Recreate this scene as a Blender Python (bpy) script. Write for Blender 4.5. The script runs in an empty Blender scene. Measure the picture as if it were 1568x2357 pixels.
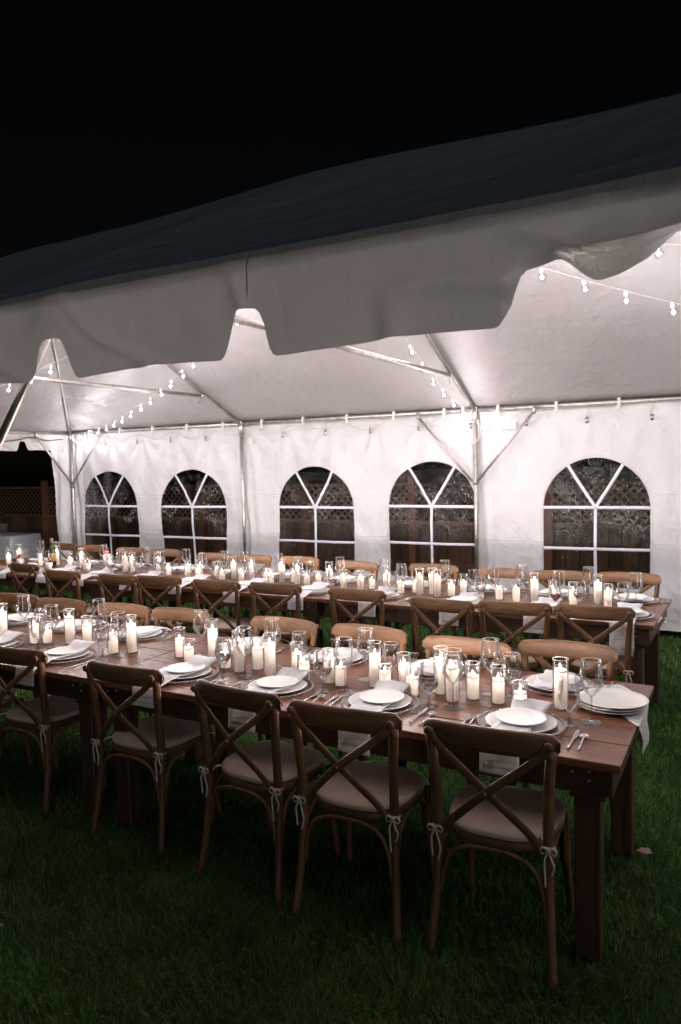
import bpy, bmesh, math, random
import numpy as np
from mathutils import Vector, Matrix, noise

random.seed(7); np.random.seed(7)
PI = math.pi
S = bpy.context.scene
COL = S.collection

# ---------------------------------------------------------------- camera
cd = bpy.data.cameras.new('camera'); cam = bpy.data.objects.new('camera', cd); COL.objects.link(cam)
RT = Vector((0.876144, 0.481457, -0.023882)); UP = Vector((-0.00995, 0.067595, 0.997663)); FW = Vector((-0.481946, 0.873859, -0.064013))
m = Matrix((RT, UP, -FW)).transposed().to_4x4(); m.translation = (0, 0, 1.8)
cam.matrix_world = m
cd.sensor_fit = 'HORIZONTAL'; cd.sensor_width = 24; cd.lens = 1714.47 / 1568 * 24
cd.clip_start = .05; cd.clip_end = 500
cd.dof.use_dof = True; cd.dof.focus_distance = 3.6; cd.dof.aperture_fstop = 6.0
S.camera = cam

# ---------------------------------------------------------------- world, dim outside light, exposure
w = bpy.data.worlds.new('World'); S.world = w; w.use_nodes = True
nt = w.node_tree
sky = nt.nodes.new('ShaderNodeTexSky'); sky.sky_type = 'NISHITA'; sky.sun_disc = False
sky.sun_elevation = math.radians(5.7); sky.sun_rotation = math.radians(143)
bg = nt.nodes['Background']; bg.inputs['Strength'].default_value = .0007
nt.links.new(sky.outputs[0], bg.inputs[0])
sl = bpy.data.lights.new('outside_fill', 'SUN'); sl.energy = .22; sl.angle = math.radians(12); sl.color = (.93, .94, 1.0)  # added sun lamp, stands in for unseen house light behind the camera
so = bpy.data.objects.new('outside_fill', sl); COL.objects.link(so)
so.rotation_euler = Vector((-.60, .80, -.10)).to_track_quat('-Z', 'Y').to_euler()
S.view_settings.view_transform = 'Standard'; S.view_settings.look = 'None'
S.view_settings.gamma = 1; S.view_settings.use_curve_mapping = False; S.view_settings.exposure = 0
cy = S.cycles
cy.use_denoising = True
try: cy.denoiser = 'OPENIMAGEDENOISE'
except Exception: pass
cy.max_bounces = 8; cy.diffuse_bounces = 4; cy.glossy_bounces = 4; cy.transmission_bounces = 8; cy.transparent_max_bounces = 28
cy.sample_clamp_indirect = 4; cy.sample_clamp_direct = 40; cy.caustics_reflective = False; cy.caustics_refractive = False
cy.use_light_tree = True

BULB_L = 700.0      # radiance of a bulb filament
FLAME_L = 5200.0     # radiance of a candle flame

# ---------------------------------------------------------------- materials
def mat(name):
    mm = bpy.data.materials.new(name); mm.use_nodes = True
    t = mm.node_tree; return mm, t, t.nodes['Principled BSDF']
def N(t, kind, **kw):
    n = t.nodes.new(kind)
    for k, v in kw.items():
        if k in n.inputs: n.inputs[k].default_value = v
        else: setattr(n, k, v)
    return n
def ramp(t, src, stops):
    r = t.nodes.new('ShaderNodeValToRGB'); e = r.color_ramp.elements
    while len(e) < len(stops): e.new(.5)
    for i, (p, c) in enumerate(stops):
        e[i].position = p; e[i].color = (*c, 1) if len(c) == 3 else c
    t.links.new(src, r.inputs[0]); return r.outputs[0]
def coords(t, scale=(1, 1, 1), kind='Object', rnd=False, rot=(0, 0, 0)):
    c = t.nodes.new('ShaderNodeTexCoord'); mp = t.nodes.new('ShaderNodeMapping')
    mp.inputs['Scale'].default_value = scale; mp.inputs['Rotation'].default_value = rot
    t.links.new(c.outputs[kind], mp.inputs[0])
    if rnd:
        oi = t.nodes.new('ShaderNodeObjectInfo'); vm = t.nodes.new('ShaderNodeVectorMath'); vm.operation = 'MULTIPLY_ADD'
        vm.inputs[1].default_value = (1, 1, 1); cb = t.nodes.new('ShaderNodeCombineXYZ')
        mu = N(t, 'ShaderNodeMath', operation='MULTIPLY'); mu.inputs[1].default_value = 37.
        t.links.new(oi.outputs['Random'], mu.inputs[0])
        for i in range(3): t.links.new(mu.outputs[0], cb.inputs[i])
        t.links.new(mp.outputs[0], vm.inputs[0]); t.links.new(cb.outputs[0], vm.inputs[2])
        return vm.outputs[0]
    return mp.outputs[0]
def noise_tex(t, vec, scale, detail=4, rough=.55, dist=0):
    n = N(t, 'ShaderNodeTexNoise'); n.inputs['Scale'].default_value = scale; n.inputs['Detail'].default_value = detail
    n.inputs['Roughness'].default_value = rough; n.inputs['Distortion'].default_value = dist
    t.links.new(vec, n.inputs['Vector']); return n.outputs['Fac']
def bump(t, height, strength, dist, prev=None):
    b = t.nodes.new('ShaderNodeBump'); b.inputs['Strength'].default_value = strength; b.inputs['Distance'].default_value = dist
    t.links.new(height, b.inputs['Height'])
    if prev is not None: t.links.new(prev, b.inputs['Normal'])
    return b.outputs[0]

def wood(name, dark, light, scale=(1.2, 14, 14), rough=(.32, .5), bstr=.25, rnd=True, kind='Object', var=.25):
    mm, t, p = mat(name)
    v = coords(t, scale, kind, rnd)
    n1 = noise_tex(t, v, 2.2, 6, .62, .9); n2 = noise_tex(t, v, 9., 3, .7)
    c = ramp(t, n1, [(.28, dark), (.5, tuple((a + b) / 2 for a, b in zip(dark, light))), (.74, light)])
    hv = t.nodes.new('ShaderNodeHueSaturation'); t.links.new(c, hv.inputs['Color'])
    oi = t.nodes.new('ShaderNodeObjectInfo'); mr = N(t, 'ShaderNodeMapRange'); mr.inputs['To Min'].default_value = 1 - var; mr.inputs['To Max'].default_value = 1 + var
    t.links.new(oi.outputs['Random'], mr.inputs[0]); t.links.new(mr.outputs[0], hv.inputs['Value'])
    t.links.new(hv.outputs[0], p.inputs['Base Color'])
    rr = N(t, 'ShaderNodeMapRange'); rr.inputs['To Min'].default_value = rough[0]; rr.inputs['To Max'].default_value = rough[1]
    t.links.new(n2, rr.inputs[0]); t.links.new(rr.outputs[0], p.inputs['Roughness'])
    t.links.new(bump(t, n1, bstr, .004), p.inputs['Normal'])
    return mm
M = {}
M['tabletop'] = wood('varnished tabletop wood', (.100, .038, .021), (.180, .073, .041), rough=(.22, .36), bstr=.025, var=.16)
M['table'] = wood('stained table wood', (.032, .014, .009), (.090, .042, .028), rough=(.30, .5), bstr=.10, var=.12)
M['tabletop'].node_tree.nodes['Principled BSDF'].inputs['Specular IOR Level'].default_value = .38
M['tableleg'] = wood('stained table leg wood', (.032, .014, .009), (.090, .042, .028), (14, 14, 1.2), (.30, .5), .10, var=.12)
M['chairrail'] = wood('weathered rail wood', (.050, .024, .010), (.185, .084, .032), (2.4, 16, 16), (.42, .65), .3)
M['chair'] = wood('weathered chair wood', (.050, .024, .010), (.185, .084, .032), (9, 9, 2.2), (.42, .65), .3)
M['fence'] = wood('old fence wood', (.11, .058, .037), (.32, .175, .112), (7, 7, .9), (.7, .9), .5, var=.4)
M['fence_post'] = wood('fence post wood', (.24, .10, .06), (.46, .20, .115), (7, 7, .9), (.7, .9), .4)

def vinyl(name, col, trans, crumple=1.0, axis='y', crease=(), spec=.42, rough=.34, outer=None):
    mm, t, p = mat(name)
    v = coords(t)
    big = noise_tex(t, v, 1.6, 3, .5, .4); mid = noise_tex(t, coords(t, (1, 1, .55)), 7, 4, .6, 1.2)
    fine = noise_tex(t, v, 42, 3, .6)
    # soft directional wrinkles
    wv = N(t, 'ShaderNodeTexWave'); wv.inputs['Scale'].default_value = 1.3; wv.inputs['Distortion'].default_value = 14
    wv.inputs['Detail'].default_value = 3; wv.inputs['Detail Scale'].default_value = 1.1
    t.links.new(v, wv.inputs['Vector'])
    b = bump(t, big, .6 * crumple, .11); b = bump(t, mid, .5 * crumple, .032, b); b = bump(t, wv.outputs['Fac'], .25 * crumple, .010, b)
    b = bump(t, fine, .12, .002, b)
    if crease:
        sx = t.nodes.new('ShaderNodeSeparateXYZ'); c0 = t.nodes.new('ShaderNodeTexCoord'); t.links.new(c0.outputs['Object'], sx.inputs[0])
        wob = N(t, 'ShaderNodeMath', operation='MULTIPLY_ADD'); wob.inputs[1].default_value = .035
        t.links.new(big, wob.inputs[0]); t.links.new(sx.outputs[2], wob.inputs[2])
        for z in crease:
            a = N(t, 'ShaderNodeMath', operation='SUBTRACT'); a.inputs[1].default_value = z + .017; t.links.new(wob.outputs[0], a.inputs[0])
            q = N(t, 'ShaderNodeMath', operation='ABSOLUTE'); t.links.new(a.outputs[0], q.inputs[0])
            mr = N(t, 'ShaderNodeMapRange'); mr.inputs['From Min'].default_value = 0; mr.inputs['From Max'].default_value = .012
            mr.inputs['To Min'].default_value = 0; mr.inputs['To Max'].default_value = 1; t.links.new(q.outputs[0], mr.inputs[0])
            b = bump(t, mr.outputs[0], .55, .006, b)
    stain = ramp(t, noise_tex(t, v, 3.1, 5, .6), [(.35, tuple(c * .95 for c in col)), (.62, col)])
    if outer:      # upper face coloured apart: the roof's dim bluish night look put into colour
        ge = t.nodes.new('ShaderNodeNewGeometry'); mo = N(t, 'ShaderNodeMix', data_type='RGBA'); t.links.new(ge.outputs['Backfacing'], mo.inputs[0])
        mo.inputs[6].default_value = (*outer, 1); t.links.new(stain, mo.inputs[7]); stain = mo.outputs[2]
    t.links.new(stain, p.inputs['Base Color'])
    p.inputs['Roughness'].default_value = rough; p.inputs['Specular IOR Level'].default_value = spec
    t.links.new(b, p.inputs['Normal'])
    if trans:
        tr = t.nodes.new('ShaderNodeBsdfTranslucent'); tr.inputs['Color'].default_value = (*[c * .92 for c in col], 1)
        t.links.new(b, tr.inputs['Normal'])
        mx = t.nodes.new('ShaderNodeMixShader'); mx.inputs[0].default_value = trans
        out = t.nodes['Material Output']
        t.links.new(p.outputs[0], mx.inputs[1]); t.links.new(tr.outputs[0], mx.inputs[2]); t.links.new(mx.outputs[0], out.inputs[0])
    return mm
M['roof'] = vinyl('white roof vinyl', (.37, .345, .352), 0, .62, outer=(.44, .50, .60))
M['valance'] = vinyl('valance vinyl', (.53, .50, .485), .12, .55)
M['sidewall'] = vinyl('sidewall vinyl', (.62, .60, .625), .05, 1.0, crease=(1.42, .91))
M['strip'] = vinyl('white window bar vinyl', (.74, .72, .82), 0, .3)

def simple(name, col, rough=.5, metal=0, spec=.5, bn=None, **kw):
    mm, t, p = mat(name)
    p.inputs['Base Color'].default_value = (*col, 1); p.inputs['Roughness'].default_value = rough
    p.inputs['Metallic'].default_value = metal; p.inputs['Specular IOR Level'].default_value = spec
    for k, v in kw.items(): p.inputs[k].default_value = v
    if bn: t.links.new(bump(t, noise_tex(t, coords(t), bn[0], 4), bn[1], bn[2]), p.inputs['Normal'])
    return mm
def mottled(name, a, b, sc, rough, metal=0, bs=.1, bd=.002, spec=.5):
    mm, t, p = mat(name); n = noise_tex(t, coords(t, rnd=True), sc, 5, .6)
    t.links.new(ramp(t, n, [(.32, a), (.68, b)]), p.inputs['Base Color']); p.inputs['Roughness'].default_value = rough
    p.inputs['Metallic'].default_value = metal; p.inputs['Specular IOR Level'].default_value = spec
    t.links.new(bump(t, n, bs, bd), p.inputs['Normal']); return mm
M['steel'] = mottled('galvanised tent tube', (.42, .38, .35), (.66, .62, .58), 14, .34, .85)
M['cutlery'] = mottled('polished cutlery', (.60, .56, .53), (.72, .68, .66), 30, .2, 1, .03)
M['china'] = mottled('matt white china', (.72, .70, .69), (.78, .76, .75), 5, .30, 0, .02)
M['stoneware'] = mottled('plain pale stoneware', (.60, .57, .54), (.70, .67, .64), 9, .42, 0, .05)
M['napkin'] = mottled('white linen', (.84, .83, .87), (.90, .89, .93), 60, .9, 0, .25, .0015, .15)
_t = M['napkin'].node_tree; _tr = _t.nodes.new('ShaderNodeBsdfTranslucent'); _tr.inputs[0].default_value = (.85, .83, .86, 1); _mx = _t.nodes.new('ShaderNodeMixShader'); _mx.inputs[0].default_value = .25
_t.links.new(_t.nodes['Principled BSDF'].outputs[0], _mx.inputs[1]); _t.links.new(_tr.outputs[0], _mx.inputs[2]); _t.links.new(_mx.outputs[0], _t.nodes['Material Output'].inputs[0])
M['hemstitch'] = simple('hemstitch holes', (.22, .20, .20), .9)
M['lace'] = mottled('grey white lace', (.30, .29, .30), (.82, .80, .80), 130, .9, 0, .4, .002, .1)
M['cushion'] = mottled('beige seat cushion', (.48, .37, .30), (.58, .455, .375), 90, .85, 0, .2, .001, .2)
M['ribbon'] = mottled('cream cushion tie', (.48, .41, .35), (.62, .54, .47), 60, .85, 0, .1)
M['wick'] = simple('black wick', (.02, .015, .01), .9)
M['cable'] = simple('white cable', (.50, .47, .44), .5)
M['cable_dark'] = simple('dark cable', (.05, .045, .045), .5)
M['socket'] = simple('white lamp socket', (.75, .73, .72), .5)
M['clip'] = mottled('vinyl strap', (.55, .50, .45), (.72, .68, .62), 30, .6)
M['bolt'] = simple('metal bolt', (.55, .52, .45), .35, 1)
M['cup'] = simple('white paper cup', (.76, .74, .74), .7, bn=(40, .1, .002))
M['petal_red'] = mottled('red petals', (.35, .02, .02), (.62, .12, .08), 60, .6)
M['petal_pink'] = mottled('pink petals', (.60, .22, .18), (.78, .46, .40), 60, .6)
M['dryleaf'] = mottled('dry leaf', (.22, .12, .08), (.38, .24, .18), 60, .7)
M['leaf_dark'] = mottled('dark leaves', (.03, .04, .015), (.09, .07, .03), 60, .6)
M['bottle'] = simple('dark green bottle glass', (.012, .022, .008), .08, 0, .7)
M['paper'] = mottled('printed paper', (.72, .68, .68), (.82, .79, .79), 30, .8)
M['print_blue'] = simple('blue print', (.25, .28, .42), .8)
M['print_red'] = simple('red print', (.62, .33, .36), .8)
M['label'] = mottled('yellow bottle label', (.10, .065, .02), (.30, .20, .06), 50, .6)
M['pot'] = mottled('clay pot', (.10, .09, .085), (.2, .18, .16), 20, .8)

def thin_glass(name, tint=(.97, .97, .97), base=.03, gain=.75, rough=.03, bumpy=None, power=None):
    mm = bpy.data.materials.new(name); mm.use_nodes = True; t = mm.node_tree
    t.nodes.remove(t.nodes['Principled BSDF']); out = t.nodes['Material Output']
    tr = t.nodes.new('ShaderNodeBsdfTransparent'); tr.inputs[0].default_value = (*tint, 1)
    gl = t.nodes.new('ShaderNodeBsdfGlossy'); gl.inputs['Roughness'].default_value = rough; gl.inputs['Color'].default_value = (1, 1, 1, 1)
    fr = t.nodes.new('ShaderNodeFresnel'); fr.inputs['IOR'].default_value = 1.5
    # two faces reflect: about twice the single-face Fresnel
    mu = N(t, 'ShaderNodeMath', operation='MULTIPLY_ADD'); mu.inputs[1].default_value = gain * 1.9; mu.inputs[2].default_value = base
    mn = N(t, 'ShaderNodeMath', operation='MINIMUM'); mn.inputs[1].default_value = .75
    t.links.new(fr.outputs[0], mu.inputs[0])
    mx = t.nodes.new('ShaderNodeMixShader'); t.links.new(mu.outputs[0], mn.inputs[0]); t.links.new(mn.outputs[0], mx.inputs[0])
    t.links.new(tr.outputs[0], mx.inputs[1]); t.links.new(gl.outputs[0], mx.inputs[2]); t.links.new(mx.outputs[0], out.inputs[0])
    if bumpy:
        v = coords(t, (1, 1, .6)); n1 = noise_tex(t, v, bumpy[0], 4, .6, 1.5)
        def vor(sc, scale, rot):
            vo = N(t, 'ShaderNodeTexVoronoi'); vo.inputs['Scale'].default_value = sc; t.links.new(coords(t, scale, rot=rot), vo.inputs['Vector']); return vo.outputs['Distance']
        c0 = t.nodes.new('ShaderNodeTexCoord'); sx = t.nodes.new('ShaderNodeSeparateXYZ'); t.links.new(c0.outputs['Object'], sx.inputs[0])
        wb = N(t, 'ShaderNodeMath', operation='MULTIPLY_ADD'); wb.inputs[1].default_value = .5; t.links.new(noise_tex(t, coords(t), 2.3, 3), wb.inputs[0]); t.links.new(sx.outputs[2], wb.inputs[2])
        msk = ramp(t, wb.outputs[0], [(0, (.12,) * 3), (.001, (.12,) * 3)]); 
        mr = N(t, 'ShaderNodeMapRange', interpolation_type='SMOOTHSTEP'); mr.inputs['From Min'].default_value = 1.15; mr.inputs['From Max'].default_value = 1.35; t.links.new(wb.outputs[0], mr.inputs[0])
        m2 = N(t, 'ShaderNodeMapRange', interpolation_type='SMOOTHSTEP'); m2.inputs['From Min'].default_value = 1.66; m2.inputs['From Max'].default_value = 2.0; m2.inputs['To Min'].default_value = 1; m2.inputs['To Max'].default_value = .10; t.links.new(wb.outputs[0], m2.inputs[0])
        mm2 = N(t, 'ShaderNodeMath', operation='MULTIPLY'); t.links.new(mr.outputs[0], mm2.inputs[0]); t.links.new(m2.outputs[0], mm2.inputs[1])
        pn = N(t, 'ShaderNodeMapRange'); pn.inputs['From Min'].default_value = .40; pn.inputs['From Max'].default_value = .56; t.links.new(noise_tex(t, coords(t), 4.5, 3), pn.inputs[0])
        mm3 = N(t, 'ShaderNodeMath', operation='MULTIPLY'); t.links.new(mm2.outputs[0], mm3.inputs[0]); t.links.new(pn.outputs[0], mm3.inputs[1])
        ml = N(t, 'ShaderNodeMath', operation='MULTIPLY_ADD'); ml.inputs[1].default_value = .95; ml.inputs[2].default_value = .10; t.links.new(mm3.outputs[0], ml.inputs[0])
        b = bump(t, n1, .6, bumpy[1])
        for sc, scale, rot, dist in ((33, (1, 1, .42), (0, .45, 0), .0125), (50, (1, 1, .5), (0, -.5, 0), .0085)):
            bb_ = t.nodes.new('ShaderNodeBump'); bb_.inputs['Distance'].default_value = dist; t.links.new(ml.outputs[0], bb_.inputs['Strength'])
            t.links.new(vor(sc, scale, rot), bb_.inputs['Height']); t.links.new(b, bb_.inputs['Normal']); b = bb_.outputs[0]
        t.links.new(b, gl.inputs['Normal'])
        ad = N(t, 'ShaderNodeMath', operation='MULTIPLY_ADD'); ad.inputs[1].default_value = .21; t.links.new(ml.outputs[0], ad.inputs[0]); t.links.new(mn.outputs[0], ad.inputs[2])
        t.links.new(ad.outputs[0], mx.inputs[0])
    return mm
M['glass'] = thin_glass('clear drinking glass', (.995, .995, .995), .01, .80, .05)
M['cylinder'] = thin_glass('clear candle glass', (.99, .99, .99), .015, .75, .07)
M['bulbglass'] = thin_glass('clear bulb glass', (.985, .985, .985), .01, .35, .08)
M['clearvinyl'] = thin_glass('crinkled clear vinyl', (.93, .92, .92), .02, .8, .05, bumpy=(9, .010))
M['solidglass'] = thin_glass('thick clear glass', (.93, .93, .93), .10, .8, .10)
M['rimglass'] = thin_glass('polished glass rim', (.9, .9, .9), .50, .5, .36)
mm, t, p = mat('water'); p.inputs['Transmission Weight'].default_value = 1; p.inputs['Roughness'].default_value = 0; p.inputs['IOR'].default_value = 1.33; M['water'] = mm
mm, t, p = mat('red wine'); p.inputs['Base Color'].default_value = (.30, .01, .03, 1); p.inputs['Roughness'].default_value = .05; p.inputs['Transmission Weight'].default_value = .5; M['wine'] = mm
mm, t, p = mat('candle wax'); p.inputs['Base Color'].default_value = (.91, .85, .81, 1); p.inputs['Roughness'].default_value = .5; p.inputs['Specular IOR Level'].default_value = .3
tr = t.nodes.new('ShaderNodeBsdfTranslucent'); tr.inputs[0].default_value = (.98, .925, .885, 1); mx = t.nodes.new('ShaderNodeMixShader'); mx.inputs[0].default_value = .60
t.links.new(p.outputs[0], mx.inputs[1]); t.links.new(tr.outputs[0], mx.inputs[2]); t.links.new(mx.outputs[0], t.nodes['Material Output'].inputs[0])
M['wax'] = mm
mm, t, p = mat('melted wax'); p.inputs['Base Color'].default_value = (.95, .88, .78, 1); p.inputs['Roughness'].default_value = .1
tr = t.nodes.new('ShaderNodeBsdfTransparent'); tr.inputs[0].default_value = (1, .93, .84, 1); mx = t.nodes.new('ShaderNodeMixShader'); mx.inputs[0].default_value = .78
t.links.new(p.outputs[0], mx.inputs[1]); t.links.new(tr.outputs[0], mx.inputs[2]); t.links.new(mx.outputs[0], t.nodes['Material Output'].inputs[0]); M['pool'] = mm
def emit(name, col, st):
    mm = bpy.data.materials.new(name); mm.use_nodes = True; t = mm.node_tree; t.nodes.remove(t.nodes['Principled BSDF'])
    e = t.nodes.new('ShaderNodeEmission'); e.inputs[0].default_value = (*col, 1); e.inputs[1].default_value = st
    t.links.new(e.outputs[0], t.nodes['Material Output'].inputs[0]); return mm
M['flame'] = emit('candle flame', (1, .885, .82), FLAME_L)
M['filament'] = emit('lit filament', (1, .938, .948), BULB_L)
# grass
mm, t, p = mat('grass blades'); p.inputs['Roughness'].default_value = .55; p.inputs['Specular IOR Level'].default_value = .35
g = t.nodes.new('ShaderNodeNewGeometry'); v = coords(t)
n1 = noise_tex(t, v, 1.3, 4, .6); c1 = ramp(t, n1, [(.33, (.024, .085, .012)), (.67, (.105, .215, .034))])
c2 = ramp(t, g.outputs['Random Per Island'], [(0, (.55, .65, .5)), (.55, (1, 1, 1)), (.9, (1.25, 1.15, 1.0)), (1, (2.1, 1.5, 1.3))])
mx = N(t, 'ShaderNodeMix', data_type='RGBA', blend_type='MULTIPLY'); mx.inputs[0].default_value = 1
t.links.new(c1, mx.inputs[6]); t.links.new(c2, mx.inputs[7]); t.links.new(mx.outputs[2], p.inputs['Base Color'])
M['grass'] = mm
M['soil'] = mottled('turf soil', (.008, .020, .005), (.022, .045, .010), 7, .95, 0, .6, .03, .1)

# ---------------------------------------------------------------- object helpers
def link(name, mesh, parent=None):
    o = bpy.data.objects.new(name, mesh); COL.objects.link(o)
    if parent: o.parent = parent
    return o
def tag(o, label, cat, group=None):
    o['label'] = label; o['category'] = cat
    if group: o['group'] = group
    return o
def thing(name, label, cat, loc=(0, 0, 0), rz=0, group=None):
    o = link(name, None); o.location = loc; o.rotation_euler = (0, 0, rz); o.empty_display_size = .05
    return tag(o, label, cat, group)
def mesh(name, verts, faces, mt, smooth=True):
    me = bpy.data.meshes.new(name); me.from_pydata([tuple(v) for v in verts], [], faces)
    for q in (mt if isinstance(mt, (list, tuple)) else [mt]): me.materials.append(M[q] if isinstance(q, str) else q)
    if smooth: me.polygons.foreach_set('use_smooth', [True] * len(me.polygons))
    me.update(); return me
class G:
    def __init__(s): s.v = []; s.f = []
    def add(s, v, f):
        o = len(s.v); s.v += [tuple(q) for q in v]; s.f += [tuple(i + o for i in q) for q in f]; return s
    def box(s, x0, x1, y0, y1, z0, z1, b=0.0, mtx=None):
        if b <= 0:
            v = [(x, y, z) for z in (z0, z1) for x, y in ((x0, y0), (x1, y0), (x1, y1), (x0, y1))]
            f = [(3, 2, 1, 0), (4, 5, 6, 7), (0, 1, 5, 4), (1, 2, 6, 5), (2, 3, 7, 6), (3, 0, 4, 7)]
        else:
            bm = bmesh.new(); bmesh.ops.create_cube(bm, size=1)
            for q in bm.verts: q.co = Vector((x0 + (q.co.x + .5) * (x1 - x0), y0 + (q.co.y + .5) * (y1 - y0), z0 + (q.co.z + .5) * (z1 - z0)))
            bmesh.ops.bevel(bm, geom=bm.edges[:], offset=b, segments=1, affect='EDGES', profile=.5)
            bm.verts.ensure_lookup_table(); bm.verts.index_update()
            v = [q.co.copy() for q in bm.verts]; f = [tuple(q.index for q in ff.verts) for ff in bm.faces]; bm.free()
        if mtx is not None: v = [mtx @ Vector(q) for q in v]
        return s.add(v, f)
    def lathe(s, prof, n=24, c=(0, 0, 0), cap0=False, cap1=False):
        v = []; f = []
        for r, z in prof:
            for i in range(n):
                a = 2 * PI * i / n; v.append((c[0] + r * math.cos(a), c[1] + r * math.sin(a), c[2] + z))
        for k in range(len(prof) - 1):
            for i in range(n):
                j = (i + 1) % n; f.append((k * n + i, k * n + j, (k + 1) * n + j, (k + 1) * n + i))
        if cap0: f.append(tuple(range(n))[::-1])
        if cap1: f.append(tuple((len(prof) - 1) * n + i for i in range(n)))
        return s.add(v, f)
    def tube(s, path, r, n=10, cap=True, flat=1.0, up=None, closed=False):
        P = [Vector(q) for q in path]; L = len(P); R = r if isinstance(r, (list, tuple)) else [r] * L
        v = []; prev = None
        for i in range(L):
            if closed: t = P[(i + 1) % L] - P[i - 1]
            else: t = P[min(i + 1, L - 1)] - P[max(i - 1, 0)]
            t.normalize()
            if up is not None: a = Vector(up) - t * t.dot(Vector(up))
            elif prev is None: a = t.orthogonal()
            else: a = prev - t * prev.dot(t)
            a.normalize(); prev = a; b = t.cross(a)
            for k in range(n):
                th = 2 * PI * k / n; v.append(P[i] + a * (R[i] * math.cos(th)) + b * (R[i] * flat * math.sin(th)))
        f = []
        for i in range(L if closed else L - 1):
            i2 = (i + 1) % L
            for k in range(n):
                k2 = (k + 1) % n; f.append((i * n + k, i * n + k2, i2 * n + k2, i2 * n + k))
        if cap and not closed: f.append(tuple(range(n))[::-1]); f.append(tuple((L - 1) * n + k for k in range(n)))
        return s.add(v, f)
    def ball(s, c, r, seg=8, rings=6, sc=(1, 1, 1)):
        v = [(c[0], c[1], c[2] - r * sc[2])]; f = []
        for j in range(1, rings):
            ph = PI * j / rings - PI / 2
            for i in range(seg):
                a = 2 * PI * i / seg; v.append((c[0] + r * sc[0] * math.cos(ph) * math.cos(a), c[1] + r * sc[1] * math.cos(ph) * math.sin(a), c[2] + r * sc[2] * math.sin(ph)))
        v.append((c[0], c[1], c[2] + r * sc[2])); T = len(v) - 1
        for i in range(seg):
            j = (i + 1) % seg; f.append((0, 1 + j, 1 + i)); f.append((T, T - seg + i, T - seg + j))
        for k in range(rings - 2):
            for i in range(seg):
                j = (i + 1) % seg; a = 1 + k * seg; b = a + seg; f.append((a + i, a + j, b + j, b + i))
        return s.add(v, f)
    def mesh(s, name, mt, smooth=True): return mesh(name, s.v, s.f, mt, smooth)
    def obj(s, name, mt, parent=None, smooth=True): return link(name, s.mesh(name, mt, smooth), parent)
def autosmooth(me, ang=35):
    bm = bmesh.new(); bm.from_mesh(me)
    for e in bm.edges:
        if len(e.link_faces) == 2 and e.calc_face_angle(0) > math.radians(ang): e.smooth = False
    bm.to_mesh(me); bm.free(); return me
def copy_tree(o, parent=None):
    c = o.copy(); COL.objects.link(c)
    if parent is not None: c.parent = parent
    for ch in [q for q in o.children]: copy_tree(ch, c)
    return c
def bez(pts, n=8):
    """Catmull-Rom through pts"""
    P = [Vector(q) for q in pts]; P = [P[0] * 2 - P[1]] + P + [P[-1] * 2 - P[-2]]; out = []
    for i in range(1, len(P) - 2):
        for k in range(n):
            t = k / n; a, b, c, d = P[i - 1], P[i], P[i + 1], P[i + 2]
            out.append(.5 * ((2 * b) + (c - a) * t + (2 * a - 5 * b + 4 * c - d) * t * t + (3 * b - a - 3 * c + d) * t ** 3))
    out.append(P[-2]); return out
ORD = ['zeroth', 'first', 'second', 'third', 'fourth', 'fifth', 'sixth', 'seventh', 'eighth', 'ninth', 'tenth', 'eleventh', 'twelfth', 'thirteenth', 'fourteenth', 'fifteenth', 'sixteenth', 'seventeenth', 'eighteenth', 'nineteenth', 'twentieth']
TENS = {2: 'twenty', 3: 'thirty', 4: 'forty', 5: 'fifty', 6: 'sixty'}
def ordn(i):
    if i <= 20: return ORD[i]
    if i % 10 == 0: return {30: 'thirtieth', 40: 'fortieth', 50: 'fiftieth'}[i]
    return TENS[i // 10] + '-' + ORD[i % 10]
def nz(x, y, z, s=1.0): return noise.noise(Vector((x * s, y * s, z * s)))

# ---------------------------------------------------------------- ground
W_Y = 7.955; N_Y = 1.753; MID = (W_Y + N_Y) / 2; EV = 2.37
PX = [-9.019, -5.842, -2.665, .511, 3.688, 6.865]       # frame lines along the tent
gr = G()
def gz(x, y): return .018 * nz(x, y, 3, .9) - .012
nx, ny = 90, 80
xs = np.linspace(-14, 8, nx); ys = np.linspace(-1, 12, ny)
gv = [(x, y, gz(x, y) if 0 < i < nx - 1 and 0 < j < ny - 1 else -.012) for j, y in enumerate(ys) for i, x in enumerate(xs)]
gf = [(j * nx + i, j * nx + i + 1, (j + 1) * nx + i + 1, (j + 1) * nx + i) for j in range(ny - 1) for i in range(nx - 1)]
b0 = len(gv)
gv += [(-160, -160, -.012), (160, -160, -.012), (160, 160, -.012), (-160, 160, -.012)]
bl = [j * nx for j in range(ny)]; br_ = [j * nx + nx - 1 for j in range(ny)]; bb = list(range(nx)); bt = [(ny - 1) * nx + i for i in range(nx)]
gf += [tuple([b0, b0 + 1] + bb[::-1]), tuple([b0 + 1, b0 + 2] + br_[::-1]), tuple([b0 + 2, b0 + 3] + bt), tuple([b0 + 3, b0] + bl)]
gm = mesh('lawn', gv, gf, 'soil'); go = link('lawn', gm); go['kind'] = 'structure'

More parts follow.
